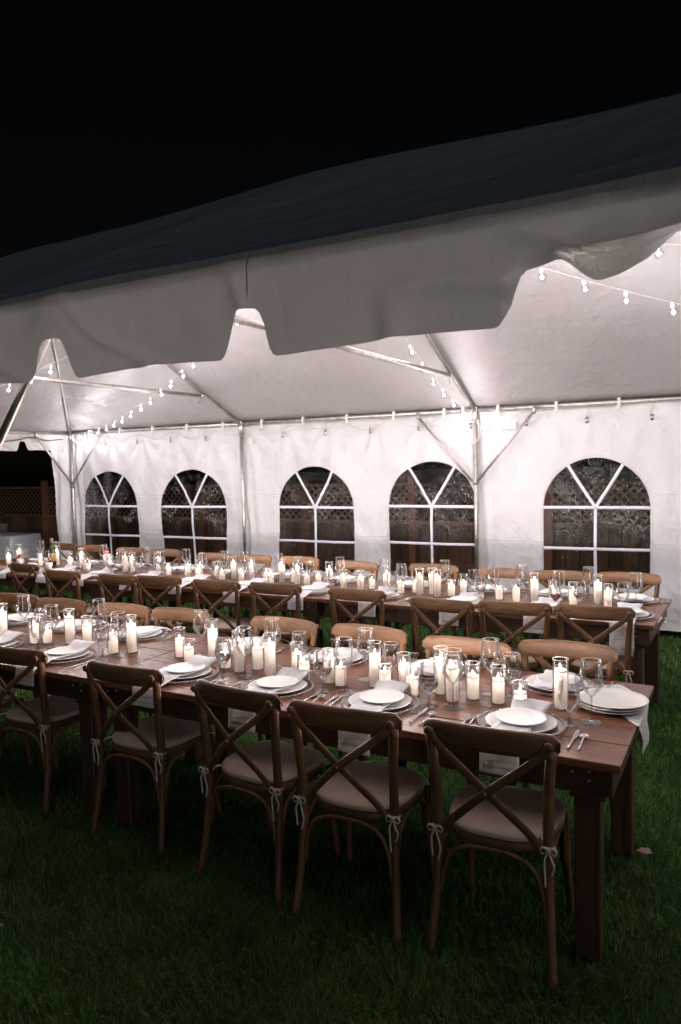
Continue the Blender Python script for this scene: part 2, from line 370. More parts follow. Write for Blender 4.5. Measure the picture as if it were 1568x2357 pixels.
def build_grass():
    rs = np.random.RandomState(3)
    def region(n, x0, x1, y0, y1, hmin, hmax, wd, seg):
        x = rs.uniform(x0, x1, n); y = rs.uniform(y0, y1, n); return x, y, n, hmin, hmax, wd, seg
    V, F, off = [], [], 0
    for (n, x0, x1, y0, y1, h0, h1, wd) in [(210000, -4.2, .9, .9, 2.6, .020, .046, .0020), (130000, -6.5, .9, 2.6, 4.2, .020, .046, .0025), (80000, -8.5, .9, 4.2, 6.4, .022, .046, .0036),
                                            (45000, -12, 1.5, 6.4, 9.9, .03, .06, .005)]:
        x = rs.uniform(x0, x1, n); y = rs.uniform(y0, y1, n)
        # only where the view can reach: keep a generous wedge
        u = x * .876 + y * .481; z = -x * .482 + y * .874
        k = (np.abs(u) < z * .62 + .5) & (z > .6); x = x[k]; y = y[k]; n = len(x)
        cl = np.array([noise.noise(Vector((a * 5, b * 5, 0))) for a, b in zip(x, y)])
        gzv = np.array([gz(a, b) for a, b in zip(x, y)])
        h = rs.uniform(h0, h1, n) * (1 + .45 * cl); th = rs.uniform(0, 2 * PI, n)
        flow = np.array([noise.noise(Vector((a * 2.2, b * 2.2, 9))) for a, b in zip(x, y)]) * 5
        ld = flow + rs.normal(0, 1.7, n); lean = h * rs.uniform(.25, 1.15, n)
        wx = np.cos(th) * wd / 2 * rs.uniform(.7, 1.5, n); wy = np.sin(th) * wd / 2 * rs.uniform(.7, 1.5, n)
        dx = np.cos(ld) * lean; dy = np.sin(ld) * lean
        P = np.zeros((n, 5, 3))
        P[:, 0] = np.stack([x - wx, y - wy, gzv - .006], 1); P[:, 1] = np.stack([x + wx, y + wy, gzv - .006], 1)
        P[:, 2] = np.stack([x + wx * .8 + dx * .35, y + wy * .8 + dy * .35, gzv + h * .62], 1)
        P[:, 3] = np.stack([x - wx * .8 + dx * .35, y - wy * .8 + dy * .35, gzv + h * .62], 1)
        P[:, 4] = np.stack([x + dx, y + dy, gzv + h * .93], 1)
        V.append(P.reshape(-1, 3)); base = off + np.arange(n)[:, None] * 5
        q = base + np.array([0, 1, 2, 3]); tr = base + np.array([3, 2, 4])
        F.append((q, tr)); off += n * 5
    V = np.concatenate(V); nq = sum(len(a) for a, b in F)
    me = bpy.data.meshes.new('grass'); me.vertices.add(len(V)); me.vertices.foreach_set('co', V.ravel())
    Q = np.concatenate([a for a, b in F]); T = np.concatenate([b for a, b in F])
    loops = np.concatenate([Q.ravel(), T.ravel()]).astype(np.int32)
    me.loops.add(len(loops)); me.loops.foreach_set('vertex_index', loops)
    me.polygons.add(nq * 2)
    st = np.concatenate([np.arange(nq) * 4, nq * 4 + np.arange(nq) * 3]).astype(np.int32)
    me.polygons.foreach_set('loop_start', st)
    me.materials.append(M['grass']); me.update(calc_edges=True); me.validate()
    o = link('grass', me); o['kind'] = 'stuff'; o['label'] = 'short mown green lawn grass around and under the tables'; return o
build_grass()

# ---------------------------------------------------------------- fence behind the tent
FY = 10.05
fence = thing('wooden_fence', 'dark wooden board fence with lattice top running behind the white tent', 'fence', (0, FY, 0))
kx = FY / 9.7
brd = G().box(-.0885, .0885, -.011, .011, .04, .90, .003).mesh('board', 'fence', False)
x = -15.6
while x < 2.2:
    o = link('board', brd, fence); o.location = (x, random.uniform(-.008, .008), random.uniform(-.012, .012)); o.rotation_euler = (0, random.uniform(-.004, .004), random.uniform(-.02, .02)); x += .183
posts = [-15.9, -13.95, -12.1, -10.28, -8.18, -6.15, -4.30, -2.35, -.4, 1.6]
pm = G().box(-.05, .05, -.05, .05, 0, 1.62, .006).mesh('post', 'fence_post', False)
for i, px_ in enumerate(posts):
    o = link('post', pm, fence); o.location = (px_, -.075, 0)
for i in range(len(posts) - 1):
    a, b = posts[i], posts[i + 1]
    G().box(a + .052, b - .052, -.10, -.055, .90, .955, .004).obj('rail', 'fence_post', fence, False)
    G().box(a + .052, b - .052, -.10, -.055, 1.46, 1.505, .004).obj('rail', 'fence', fence, False)
    G().box(a + .052, b - .052, -.05, -.016, .30, .36, .004).obj('rail', 'fence', fence, False)
    lt = G(); h0, h1 = .956, 1.459; ln_ = b - a - .11; st = .115
    for sgn, yy in ((1, -.075), (-1, -.067)):
        k = -h1
        n = int((ln_ + .5) / st) + 1
        for j in range(n):
            s0 = -(h1 - h0) + j * st
            # strip along direction (1,sgn), clipped to the bay
            t0 = max(0, -s0); t1 = min(h1 - h0, ln_ - s0)
            if t1 - t0 < .03: continue
            xa, xb = a + .055 + s0 + t0, a + .055 + s0 + t1
            za, zb = (h0 + t0, h0 + t1) if sgn > 0 else (h1 - t0, h1 - t1)
            d = Vector((xb - xa, 0, zb - za)).normalized() ; nrm = Vector((-d.z, 0, d.x)) * .018
            vv = []
            for y2 in (yy, yy + .006):
                for p_, s_ in (((xa, za), 1), ((xb, zb), 1), ((xb, zb), -1), ((xa, za), -1)):
                    vv.append((p_[0] + nrm.x * s_, y2, min(max(p_[1] + nrm.z * s_, h0), h1)))
            lt.add(vv, [(3, 2, 1, 0), (4, 5, 6, 7), (0, 1, 5, 4), (1, 2, 6, 5), (2, 3, 7, 6), (3, 0, 4, 7)])
    o = lt.obj('lattice', 'fence', fence, False); o['kind'] = 'stuff'

# ---------------------------------------------------------------- tent
tent = thing('frame_tent', 'large white frame tent with scalloped valance, steel tubes and arched window walls', 'tent')
RZ = 3.88
XL, XR = PX[0], PX[-1]
def roof_z(x, y):
    """roof fabric height"""
    dy = min(y - N_Y, W_Y - y) / (MID - N_Y); dx = (x - XL) / (PX[1] - XL); d2 = (XR - x) / (XR - PX[-2])
    k = max(0, min(dy, dx, d2, 1))
    rz = RZ + .07 * math.exp(-((x - PX[2]) / 1.2) ** 2)
    return EV + .018 + (rz - EV - .018) * k, k
def sag(x, y):
    z, k = roof_z(x, y)
    # fabric hangs slightly between the rafters
    s = 0
    for a, b in zip(PX[:-1], PX[1:]):
        if a <= x <= b:
            t = (x - a) / (b - a); s = .085 * math.sin(PI * t) ** .8
    z -= s * math.sin(PI * min(k, 1)) * .9
    # tension wrinkles near the rafters and hips
    dmin = min(abs(x - q) for q in PX); z += .004 * math.exp(-dmin / .35) * math.sin((y * 6 + x * 9) + 3 * nz(x, y, 1, 1.3)) * math.sin(PI * k)
    hipd = abs((x - XL) - (y - N_Y) * (PX[1] - XL) / (MID - N_Y)); hipe = abs((x - XL) - (W_Y - y) * (PX[1] - XL) / (W_Y - MID))
    if x < PX[1]:
        z += .008 * math.exp(-min(hipd, hipe) / .4) * math.sin((x + y) * 13 + 2 * nz(x, y, 4, 2)) * math.sin(PI * min(k * 1.2, 1))
    return z + .008 * nz(x, y, 7, 2.2)
rg = G()
ys = sorted(set([N_Y - .022, W_Y + .105, MID] + list(np.linspace(N_Y + .06, W_Y - .06, 62))))
xs = sorted(set([XL - .03, XR + .03] + PX[1:-1] + list(np.linspace(XL + .08, XR - .08, 170))))
rv = [(x, y, sag(x, y)) for y in ys for x in xs]; n = len(xs)
rf = []
for j in range(len(ys) - 1):
    for i in range(n - 1):
        a, b, c, d = j * n + i, j * n + i + 1, (j + 1) * n + i + 1, (j + 1) * n + i
        # split quads along the local hip direction
        cx, cyy = xs[i], ys[j]
        left = cx < PX[1]; near = cyy < MID
        if (left and near) or (cx > PX[-2] and not near): rf += [(a, b, c), (a, c, d)]
        else: rf += [(a, b, d), (b, c, d)]
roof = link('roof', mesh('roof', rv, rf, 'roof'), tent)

def valance(x0, x1, face, name, notches, curl=None, flip=1):
    """face(u, out) -> (x, y) ; u runs along the eave. bottom edge scalloped"""
    g_ = G(); nu = max(8, int((x1 - x0) / .0125)); nv = 16
    us = np.linspace(x0, x1, nu)
    def bottom(u):
        z = 2.102 + .008 * math.sin(u * 7)
        # notch: rounded opening between two scallops
        for c, hw in notches:
            d = abs(u - c)
            if d < hw + .052:
                t = min(1, max(0, (d - hw * .42) / (hw * .58 + .052)))
                t = t ** .92; t = t * t * t * (t * (6 * t - 15) + 10)
                z = z + (2.230 - z) * (1 - t)
        return z
    for u in us:
        zb = bottom(u)
        for k in range(nv + 1):
            zt = EV + .026 + .008 * nz(face(u, 0)[0], face(u, 0)[1], 7, 2.2); t = k / nv; z = zt + (zb - zt) * t; zz = z
            out = -.008 + .022 * min(1, t * 1.6) + .026 * t * (nz(u, z, 2, 3.1) + .4 * math.sin(u * 4.7)) + .006 * t * nz(u, z, 5, 14)
            out += .020 * math.exp(-((nz(u * .8 + z * .9, z * 1.4, 11, 2.3)) / .07) ** 2) * min(1, t * 2)
            if curl:
                # wind has folded the scallop inwards and up
                if u > curl[0]:
                    ph = np.interp(u, [curl[0], curl[0] + .07, curl[0] + .12, curl[0] + .22, curl[0] + .29, curl[0] + .35, 99], [90, 55, 20, 14, 5, -9, -12])
                    zf = 2.262 + .09 * (min(u, 0) + .37) + .006 * math.sin(u * 9); s_ = zf - z
                    if s_ > 0: out -= s_ * math.cos(math.radians(ph)); zz = zf - s_ * math.sin(math.radians(ph))
            p_ = face(u, out); g_.v.append((p_[0], p_[1], zz))
    for i in range(nu - 1):
        for k in range(nv): a = i * (nv + 1) + k; g_.f.append((a, a + 1, a + nv + 2, a + nv + 1) if flip > 0 else (a, a + nv + 1, a + nv + 2, a + 1))
    return g_.obj(name, 'valance', tent)
nn = [(-2.003 - .79 * k, .058) for k in range(0, 9)] + [(-1.218, .055), (-.418, .06), (.37, .06), (1.16, .06), (1.95, .06), (2.74, .06), (3.53, .06), (4.3, .06), (5.1, .06), (5.9, .06)]
valance(XL - .03, XR + .03, lambda u, o: (u, N_Y - .034 - o), 'valance', nn, curl=(-.50, 0))
valance(XL - .03, XR + .03, lambda u, o: (u, W_Y + .115 + o), 'valance', [(XL + .4 + .79 * k, .058) for k in range(20)], flip=-1)
valance(N_Y - .04, W_Y + .06, lambda u, o: (XL - .03 - o, u), 'valance', [(7.142 - .79 * k, .058) for k in range(7)], flip=-1)
for sx_ in (-2.79, -1.212, .366, 1.944):   # welded seams down the near valance
    sg_ = G(); sg_.tube([(sx_, N_Y - .036 - .019 * min(1, k / 2), EV + .015 - .018 * k) for k in range(8)], .0022, 6); sg_.obj('seam', 'valance', tent)
def tubeobj(name, a, b, r, mt='steel', n=14, par=None): return G().tube([a, b], r, n).obj(name, mt, par or tent)
for yy in (N_Y, W_Y):
    for a, b in zip(PX[:-1], PX[1:]):
        tubeobj('eave_tube', (a + .04, yy, EV + (.004 if yy == N_Y else -.012)), (b - .04, yy, EV + (.004 if yy == N_Y else -.012)), .024)
for a, b in ((N_Y, MID), (MID, W_Y)): tubeobj('eave_tube', (XL, a + .04, EV - .012), (XL, b - .04, EV - .012), .024)
for xx in PX:
    for yy in (N_Y, W_Y):
        p_ = G().tube([(xx + .0, yy, 0.0), (xx, yy, EV - .05)], .024, 14).obj('leg_pole', 'steel', tent)
        G().tube([(xx, yy, EV - .15), (xx, yy, EV + .02)], .031, 14).box(xx - .035, xx + .035, yy - .035, yy + .035, EV - .032, EV + .030, .006).obj('corner_fitting', 'steel', tent)
        G().box(xx - .08, xx + .08, yy - .08, yy + .08, 0, .008, .002).obj('foot_plate', 'steel', tent)
tie_t = .745
for i, xx in enumerate(PX[1:-1]):
    for s_, yy in ((1, N_Y), (-1, W_Y)):
        tubeobj('rafter', (xx, yy, EV - .02), (xx, MID - s_ * .03, RZ - .10), .024)
    ty = .79; tz = EV - .02 + (RZ - .08 - EV) * ty / (MID - N_Y)
    tubeobj('tie_tube', (xx, N_Y + ty, tz - .05), (xx, W_Y - ty, tz - .05), .023)
    for s_, yy in ((1, N_Y + ty), (-1, W_Y - ty)):
        o = G().tube([(xx - .035, yy - s_ * .01, tz - .045), (xx + .035, yy - s_ * .01, tz - .045)], .02, 10).obj('tie_bracket', 'steel', tent)
        pts = bez([(xx + .01, yy + s_ * .02, tz - .07), (xx + .02, yy + s_ * .05, tz - .13), (xx + .02, yy + s_ * .10, tz - .13), (xx + .01, yy + s_ * .13, tz - .06)], 5)
        G().tube(pts, .003, 5).obj('pin_wire', 'steel', tent)
for yy in (N_Y, W_Y):
    tubeobj('hip_rafter', (XL, yy, EV - .02), (PX[1], MID, RZ - .10), .024)
tubeobj('hip_rafter', (XL, MID, EV - .02), (PX[1], MID, RZ - .10), .024)
G().tube([(XL, MID, 0), (XL, MID, EV - .03)], .024, 12).obj('leg_pole', 'steel', tent)
tubeobj('ridge_tube', (PX[1], MID, RZ - .10), (PX[-2], MID, RZ - .10), .024)
def brace(xp_, yp_, dx, dy, near=False):
    l_, h_ = (.58, 1.63) if near else (.66, 1.575)
    a = (xp_ + dx * .03, yp_ + dy * .03, h_); b = (xp_ + dx * l_, yp_ + dy * l_, EV - .06)
    G().tube([a, b], .015, 10).obj('brace', 'steel', tent)
    G().tube([(b[0], b[1], b[2] - .025), (b[0], b[1], b[2] + .05)], .02, 8).obj('brace_clamp', 'steel', tent)
for px_ in (PX[0], PX[2], PX[4]):
    for yy in (N_Y, W_Y):
        G().tube([(px_, yy, 1.54), (px_, yy, 1.605)], .033, 14).obj('brace_collar', 'steel', tent)
        near = yy == N_Y
        if px_ != PX[0]: brace(px_, yy - (-.04 if near else .04), -1, 0, near)
        brace(px_, yy - (-.04 if near else .04), 1, 0, near)
brace(PX[0] + .04, W_Y, 0, -1); brace(PX[0] + .04, N_Y, 0, 1)
# vinyl straps and hooks along the back eave
sx = -8.6
stm = G().box(-.016, .016, -.030, -.024, -.085, .03, .001).add(*(lambda q: (q.v, q.f))(G().tube([(-.014, 0, -.0), (.014, 0, 0)], .030, 12))).mesh('strap', 'clip')
while sx < 3.6:
    if min(abs(sx - q) for q in PX) > .12:
        o = link('strap', stm, tent); o.location = (sx, W_Y, EV)
        hk = bez([(sx + .3, W_Y + .005, EV - .05), (sx + .315, W_Y + .012, EV - .09), (sx + .29, W_Y + .012, EV - .11), (sx + .30, W_Y + .018, EV - .16)], 4)
        G().tube(hk, .0035, 5).box(sx + .285, sx + .317, W_Y + .006, W_Y + .010, EV - .21, EV - .15).obj('hook', 'steel', tent)
    sx += .62

# sidewall, one sheet per bay group, with arched windows
WINS = [(-8.30, .545, 1.262), (-6.745, .545, 1.262), (-4.80, .548, 1.265), (-3.212, .545, 1.290), (-1.402, .525, 1.290)]
WB = .46
hangs = [XL + .15 + .62 * k for k in range(22)]
def wall_y(x, z):
    zt = EV - .13; d = zt - z
    y = W_Y + .062 + .030 * math.sin(x * 1.1 + 1) * math.sin(PI * min(1, d / 2.2))
    for h in hangs:
        if abs(x - h) < 1.2 and d > -.05:
            a = math.atan2(x - h, d + .06)
            y += .026 * math.cos(a * 9 + h * 5) * math.exp(-((x - h) / .42) ** 2) * math.exp(-d / .75) * min(1, (d + .05) / .12)
    y += .035 * nz(x, z, 1, 1.7) + .018 * nz(x, z * .6, 5, 4.5) + .004 * nz(x, z, 3, 13)
    for px_ in PX:                                 # gathers beside the legs
        q = x - px_; y += .020 * math.exp(-(q / .16) ** 2) * math.sin(q * 42 + z * 2.1 + px_)
    # folds running down from the gable pull, diagonal
    y += .010 * max(0, nz(x * 1.0 + z * .9, 0, 2, 2.4)) * math.exp(-max(0, z - 1.0))
    if z > 2.0: y = min(y, W_Y + .085)
    for zc in (1.42, .91): y -= .007 * math.exp(-((z - zc) / .02) ** 2) * (.7 + .5 * nz(x, zc, 0, 2))
    return y
def wrap_left(x, z):
    """left of the corner leg the sheet turns round the corner towards the lawn"""
    y = wall_y(x, z)
    if x < XL:
        q = XL - x; k = min(1, q / .03)
        return (XL - .045 - .03 * math.sin(q * 24 + z * 1.5) * min(1, q / .1) , y - q * (.92 + .10 * (z - 1)), z)
    return (x, y, z)
def cell(g_, xa, xb, win, z0=.06, z1=EV - .02):
    # rectangle outline, counter-clockwise from bottom-left, and a matched window outline
    nzs, nxs = 40, 26
    L = [(xa, z0 + (z1 - z0) * i / nzs) for i in range(nzs)]; Tp = [(xa + (xb - xa) * i / nxs, z1) for i in range(nxs)]
    Rr = [(xb, z1 - (z1 - z0) * i / nzs) for i in range(nzs)]; Bt = [(xb - (xb - xa) * i / nxs, z0) for i in range(nxs)]
    outer = L + Tp + Rr + Bt
    if win is None:
        nX = max(2, int((xb - xa) / .025)); nZ = nzs * 2
        o = len(g_.v)
        for i in range(nX + 1):
            for j in range(nZ + 1): g_.v.append(wrap_left(xa + (xb - xa) * i / nX, z0 + (z1 - z0) * j / nZ))
        for i in range(nX):
            for j in range(nZ): a = o + i * (nZ + 1) + j; g_.f.append((a, a + nZ + 1, a + nZ + 2, a + 1))
        return
    cx, hw, zs = win; rad = hw * .97; ntot = len(outer)
    def wpt(ang):  # ray from centre (cx, 1.0) to the window outline
        c0 = (cx, 1.05); dx, dz = math.cos(ang), math.sin(ang)
        lo, hi = 0, 2.0
        for _ in range(40):
            mm_ = (lo + hi) / 2; X, Z = c0[0] + dx * mm_, c0[1] + dz * mm_
            ins = abs(X - cx) <= hw and Z >= WB and (Z <= zs or ((X - cx) / hw) ** 2 + ((Z - zs) / (.515)) ** 2 <= 1)
            if ins: lo = mm_
            else: hi = mm_
        return (c0[0] + dx * lo, c0[1] + dz * lo)
    inner = [wpt(math.atan2(q[1] - 1.05, q[0] - cx)) for q in outer]
    NR = 20; o = len(g_.v)
    for k in range(NR + 1):
        t = k / NR; t = t ** 1.15
        for a, b in zip(inner, outer): g_.v.append(wrap_left(a[0] + (b[0] - a[0]) * t, a[1] + (b[1] - a[1]) * t))
    for k in range(NR):
        for i in range(ntot):
            j = (i + 1) % ntot; g_.f.append((o + k * ntot + i, o + k * ntot + j, o + (k + 1) * ntot + j, o + (k + 1) * ntot + i))
    return inner
def make_wall(cells, nm, shift=0):
    g_ = G(); inn = []
    for xa, xb, w_ in cells: inn.append((cell(g_, xa, xb, w_), w_))
    me = g_.mesh(nm, 'sidewall'); bm = bmesh.new(); bm.from_mesh(me); bmesh.ops.remove_doubles(bm, verts=bm.verts[:], dist=.0008)
    bmesh.ops.recalc_face_normals(bm, faces=bm.faces[:]); bm.to_mesh(me); bm.free()
    o = link(nm, me, tent); o.location = (0, shift, 0)
    for outline, w_ in inn:
        if not outline: continue
        cx, hw, zs = w_
        # pane: a wavy grid kept just behind the sheet
        pg = G(); nX, nZ = 30, 40; top = zs + .515
        for i in range(nX + 1):
            X = cx - hw - .01 + (2 * hw + .02) * i / nX
            q = max(0, 1 - ((X - cx) / (hw + .011)) ** 2); zt = zs + (.525) * math.sqrt(q)
            for j in range(nZ + 1):
                Z = WB - .01 + (zt - WB + .01) * j / nZ; pg.v.append((X, wall_y(X, Z) + .004 + .004 * nz(X, Z, 0, 6), Z))
        for i in range(nX):
            for j in range(nZ): a = i * (nZ + 1) + j; pg.f.append((a, a + nZ + 1, a + nZ + 2, a + 1))
        pane = pg.obj('window_pane', 'clearvinyl', o)
        def strip(path, wd=.0155):
            s_ = G(); n_ = len(path)
            for i, (X, Z) in enumerate(path):
                X2, Z2 = path[min(i + 1, n_ - 1)]; X1, Z1 = path[max(0, i - 1)]
                d = Vector((X2 - X1, Z2 - Z1)).normalized(); nn_ = (-d.y * wd, d.x * wd)
                for sg in (-1, 1):
                    for dy in (-.004, -.001): s_.v.append((X + nn_[0] * sg, wall_y(X, Z) + dy - .002, Z + nn_[1] * sg))
            for i in range(n_ - 1):
                a = i * 4; b = a + 4
                for p_, q in ((0, 2), (2, 3), (3, 1), (1, 0)): s_.f.append((a + p_, a + q, b + q, b + p_))
            s_.f += [(0, 1, 3, 2), ((n_ - 1) * 4, (n_ - 1) * 4 + 2, (n_ - 1) * 4 + 3, (n_ - 1) * 4 + 1)]
            return s_.obj('window_bar', 'strip', o)
        def line(a, b, n_=24): return [(a[0] + (b[0] - a[0]) * i / n_, a[1] + (b[1] - a[1]) * i / n_) for i in range(n_ + 1)]
        strip(line((cx - hw, zs), (cx + hw, zs))); strip(line((cx - hw, zs - .43), (cx + hw, zs - .43)))
        strip(line((cx, WB), (cx, zs)))
        an = math.radians(58); q = .515
        for sg in (-1, 1):
            dx, dz = math.cos(an), math.sin(an); L_ = 1 / math.sqrt((dx / hw) ** 2 + (dz / q) ** 2)
            strip(line((cx, zs), (cx + sg * dx * L_, zs + dz * L_)))
        # stitched hem round the opening
        hm = [(a[0], a[1]) for a in outline]; hg = G(); c0 = Vector((cx, 1.05))
        pts = [Vector((a[0] + (a[0] - cx) * .028, wall_y(*a) - .003, a[1] + (a[1] - 1.15) * .028)) for a in hm]
        hg.tube(pts, .004, 5, closed=True).obj('window_hem', 'sidewall', o)
    return o
make_wall([(XL - .40, XL + .001, None), (XL + .001, -7.52, WINS[0]), (-7.52, -5.85, WINS[1]), (-5.85, -4.0, WINS[2]), (-4.0, -2.43, WINS[3])], 'sidewall')
make_wall([(-2.47, -.30, WINS[4]), (-.30, 3.0, None)], 'sidewall', -.012)
# small wall weights / pale straps at the foot of the wall
fs = G()
for k in range(18):
    xx = -8.6 + .62 * k; fs.box(xx - .012, xx + .012, W_Y + .02, W_Y + .03, 0, .12)
o = fs.obj('ground_strap', 'clip', tent)
# printed tags sewn to the wall
def wall_tag(x, z, wd, h, label):
    y = wall_y(x, z) - .035
    t_ = thing('fabric_tag', label, 'tag', (x, y, z))
    g_ = G(); n_ = 10
    for i in range(n_ + 1):
        for j in (0, 1): g_.v.append((-wd / 2 + wd * i / n_, .004 * math.sin(i * .9), -h / 2 + h * j + .002 * math.sin(i * .7)))
    g_.f = [(2 * i, 2 * i + 2, 2 * i + 3, 2 * i + 1) for i in range(n_)]
    ob = g_.obj('tag_sheet', 'paper', t_)
    for zz, c_, xa, xb in ((.30, 'print_blue', -.38, .38), (.12, 'print_red', -.40, .15), (-.05, 'print_red', -.40, .42), (-.28, 'print_red', -.40, .40)):
        q = G()
        xk = xa
        while xk < xb:
            l_ = random.uniform(.03, .09); q.box(xk * wd, min(xb, xk + l_) * wd, -.0075, -.0065, (zz - .035) * h, (zz + .035) * h); xk += l_ + .03
        ob2 = q.obj('print', c_, t_, False)
    return t_
wall_tag(-2.32, 2.178, .20, .085, 'printed white tag on the tent wall right of the braced pole')
wall_tag(-5.74, 2.13, .09, .07, 'small reddish printed tag on the tent wall beside the slim pole')

# ---------------------------------------------------------------- string lights
bulb_glass = G()
prof = [(.0, -.074), (.012, -.072), (.023, -.063), (.030, -.048), (.030, -.035), (.024, -.020), (.014, -.010), (.012, -.002)]
bulb_glass.lathe(prof, 16); bulb_me = bulb_glass.mesh('bulb', 'bulbglass')
fil_me = G().ball((0, 0, -.040), .0112, 8, 6, (1, 1, 1.3)).mesh('filament', 'filament')
soc_me = G().lathe([(.0001, .028), (.013, .027), (.014, .0), (.0125, -.006)], 12).mesh('socket', 'socket')
def string_light(P, Q, sg, label, spacing=.315, start=.22, mt='cable', end=.25):
    P = Vector(P); Q = Vector(Q); L_ = (Q - P).length
    t_ = thing('string_light', label, 'string lights', tuple(P), 0, 'festoon bulb strings under the tent roof')
    def at(t): X = P.lerp(Q, t); X.z -= 4 * sg * t * (1 - t); return X - P
    n_ = 60; G().tube([at(i / n_) for i in range(n_ + 1)], .0021, 6).obj('wire', mt, t_)
    d = start
    while d < L_ - end:
        X = at(d / L_); b = link('bulb', bulb_me, t_); b.location = X + Vector((0, 0, -.03)); b.rotation_euler = (random.uniform(-.25, .25), random.uniform(-.25, .25), 0)
        f_ = link('filament', fil_me, b); s_ = link('socket', soc_me, b)
        d += spacing * random.uniform(.93, 1.07)
CR = (-2.67, 4.85, 3.74)
string_light((-8.97, 7.88, 2.33), CR, .38, 'string of clear bulbs from the left corner pole towards the roof ridge')
string_light((-2.67, 7.88, 2.33), CR, .26, 'short string of bulbs rising from the braced middle pole', .30, .06)
string_light((3.66, 7.88, 2.33), CR, .40, 'string of bulbs crossing the roof at upper right, lower wire')
string_light((3.66, 6.35, 3.05), CR, .36, 'string of bulbs at upper right on the higher wire')
string_light((-9.0, 4.85, 2.33), CR, .27, 'bulb string seen through the leftmost gap of the valance')
string_light((-2.62, 1.82, 2.33), CR, .16, 'string of bulbs behind the valance from the near left pole to the ridge', .9, .5)
string_light((.48, 1.84, 2.33), CR, .05, 'string of bulbs behind the valance from the near right pole to the ridge', .9, .8)
string_light((-8.9, 1.85, 2.33), CR, .30, 'added hidden string of bulbs from the near left tent corner to the ridge')  # unseen string, added to light the front left of the tent
string_light((.55, 7.88, 2.33), (3.69, 4.85, 3.74), .20, 'string of bulbs beyond the right picture edge on the back side')
string_light((.55, 1.85, 2.33), (3.69, 4.85, 3.74), .20, 'string of bulbs beyond the right picture edge on the near side')
string_light((.45, 4.85, 3.72), (-2.60, 4.85, 3.74), .12, 'added hidden string of bulbs along the roof ridge right of the braced frame')  # unseen ridge string, added to brighten the tables and inner grass
string_light((-5.80, 4.85, 3.72), (-2.74, 4.85, 3.74), .12, 'added hidden string of bulbs along the roof ridge left of the braced frame')  # its left counterpart, also out of sight and added for brightness
# cable along the back eave
def cable(pts, label, mt, r=.006):
    return tag(G().tube(bez(pts, 6), r, 7).obj('power_cable', mt), label, 'cable')
pts = []; x = -8.95
while x < -2.75:
    pts.append((x, W_Y - .035, EV - .075)); pts.append((x + .33, W_Y - .03, EV - .075 - random.uniform(.05, .13))); x += .66
cable(pts + [(-2.72, W_Y - .05, EV - .20)], 'pale cable looping along the back eave tube left of the braced pole', 'cable', .005)
cable([(-3.3, W_Y - .035, EV - .07), (-3.05, W_Y - .04, EV - .17), (-2.85, W_Y - .05, EV - .23), (-2.72, W_Y - .05, EV - .245)], 'white cable sagging down to the braced middle pole', 'cable', .008)
cable([(-2.62, W_Y - .05, EV - .12), (-2.60, W_Y - .06, EV - .30), (-2.66, W_Y - .06, EV - .38), (-2.72, W_Y - .055, EV - .33)], 'white cable loop hanging on the braced middle pole', 'cable', .008)
cable([(-2.62, W_Y - .05, EV - .24), (-2.50, W_Y - .05, EV - .14), (-2.40, W_Y - .04, EV - .10), (-2.10, W_Y - .035, EV - .075)], 'thin cable tied right of the braced middle pole', 'cable', .005)
cable([(-9.02, 7.8, EV - .10), (-9.0, 7.5, EV - .12), (-9.0, 7.25, EV - .08), (-9.0, 6.95, EV - .13), (-9.0, 6.6, EV - .15), (-9, 6.2, EV - .1)], 'dark cable under the left end eave tube', 'cable_dark', .008)

# ---------------------------------------------------------------- tables
L_F, L_B, TW, TT = 2.50, 2.425, 1.007, .76
def make_table(name, label, loc, L_, rz=0, rev=False):
    t_ = thing(name, label, 'table', loc, rz, 'long dark wooden farm tables')
    npl = 5; pw = TW / npl
    for k in range(npl):
        o = G().box(-L_, 0, k * pw + .0012, (k + 1) * pw - .0012, TT - .030, TT - (0 if k % 2 else .0006), .0028).obj('plank', 'tabletop', t_, False)
    for y0, y1 in ((.035, .058), (TW - .058, TW - .035)):
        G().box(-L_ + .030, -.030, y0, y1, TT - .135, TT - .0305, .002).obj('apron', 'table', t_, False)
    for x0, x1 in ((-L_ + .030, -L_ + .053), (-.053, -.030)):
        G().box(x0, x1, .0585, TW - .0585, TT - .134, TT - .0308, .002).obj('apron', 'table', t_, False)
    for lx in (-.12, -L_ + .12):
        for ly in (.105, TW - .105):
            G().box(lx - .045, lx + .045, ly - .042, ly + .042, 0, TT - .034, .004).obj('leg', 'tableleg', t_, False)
        G().box(lx - .062, lx + .062, .061, TW - .061, TT - .165, TT - .136, .003).obj('cleat', 'table', t_, False)
    for lx in (-.12, -L_ + .12):
        for yy, sg in ((.035, -1), (TW - .035, 1)):
            for dx, dz in ((-.045, -.062), (.012, -.052), (.012, -.085)):
                o = G().lathe([(.0001, .003), (.004, .0025), (.0055, 0)], 8).obj('bolt', 'bolt', t_)
                o.location = (lx + dx, yy, TT + dz); o.rotation_euler = (PI / 2 * (1 if sg < 0 else -1), 0, 0)
    return t_
X1, Y1 = -.376, 2.593; X2, Y2 = -.512, 4.895; AB = -.0156
make_table('farm_table', 'dark wooden farm table nearest the camera at the right end of the front row', (X1, Y1, 0), L_F)
make_table('farm_table', 'dark wooden farm table leaving the picture at left in the front row', (X1 - L_F - .006, Y1, 0), L_F)
def back_pt(x, y): return y - AB * (X2 - x)
for k, nm in enumerate(('at the right end of the back row', 'in the middle of the back row', 'at the left end of the back row by the flower cups')):
    x = X2 - k * (L_B + .006); make_table('farm_table', 'dark wooden farm table ' + nm, (x, back_pt(x, Y2), 0), L_B, AB)

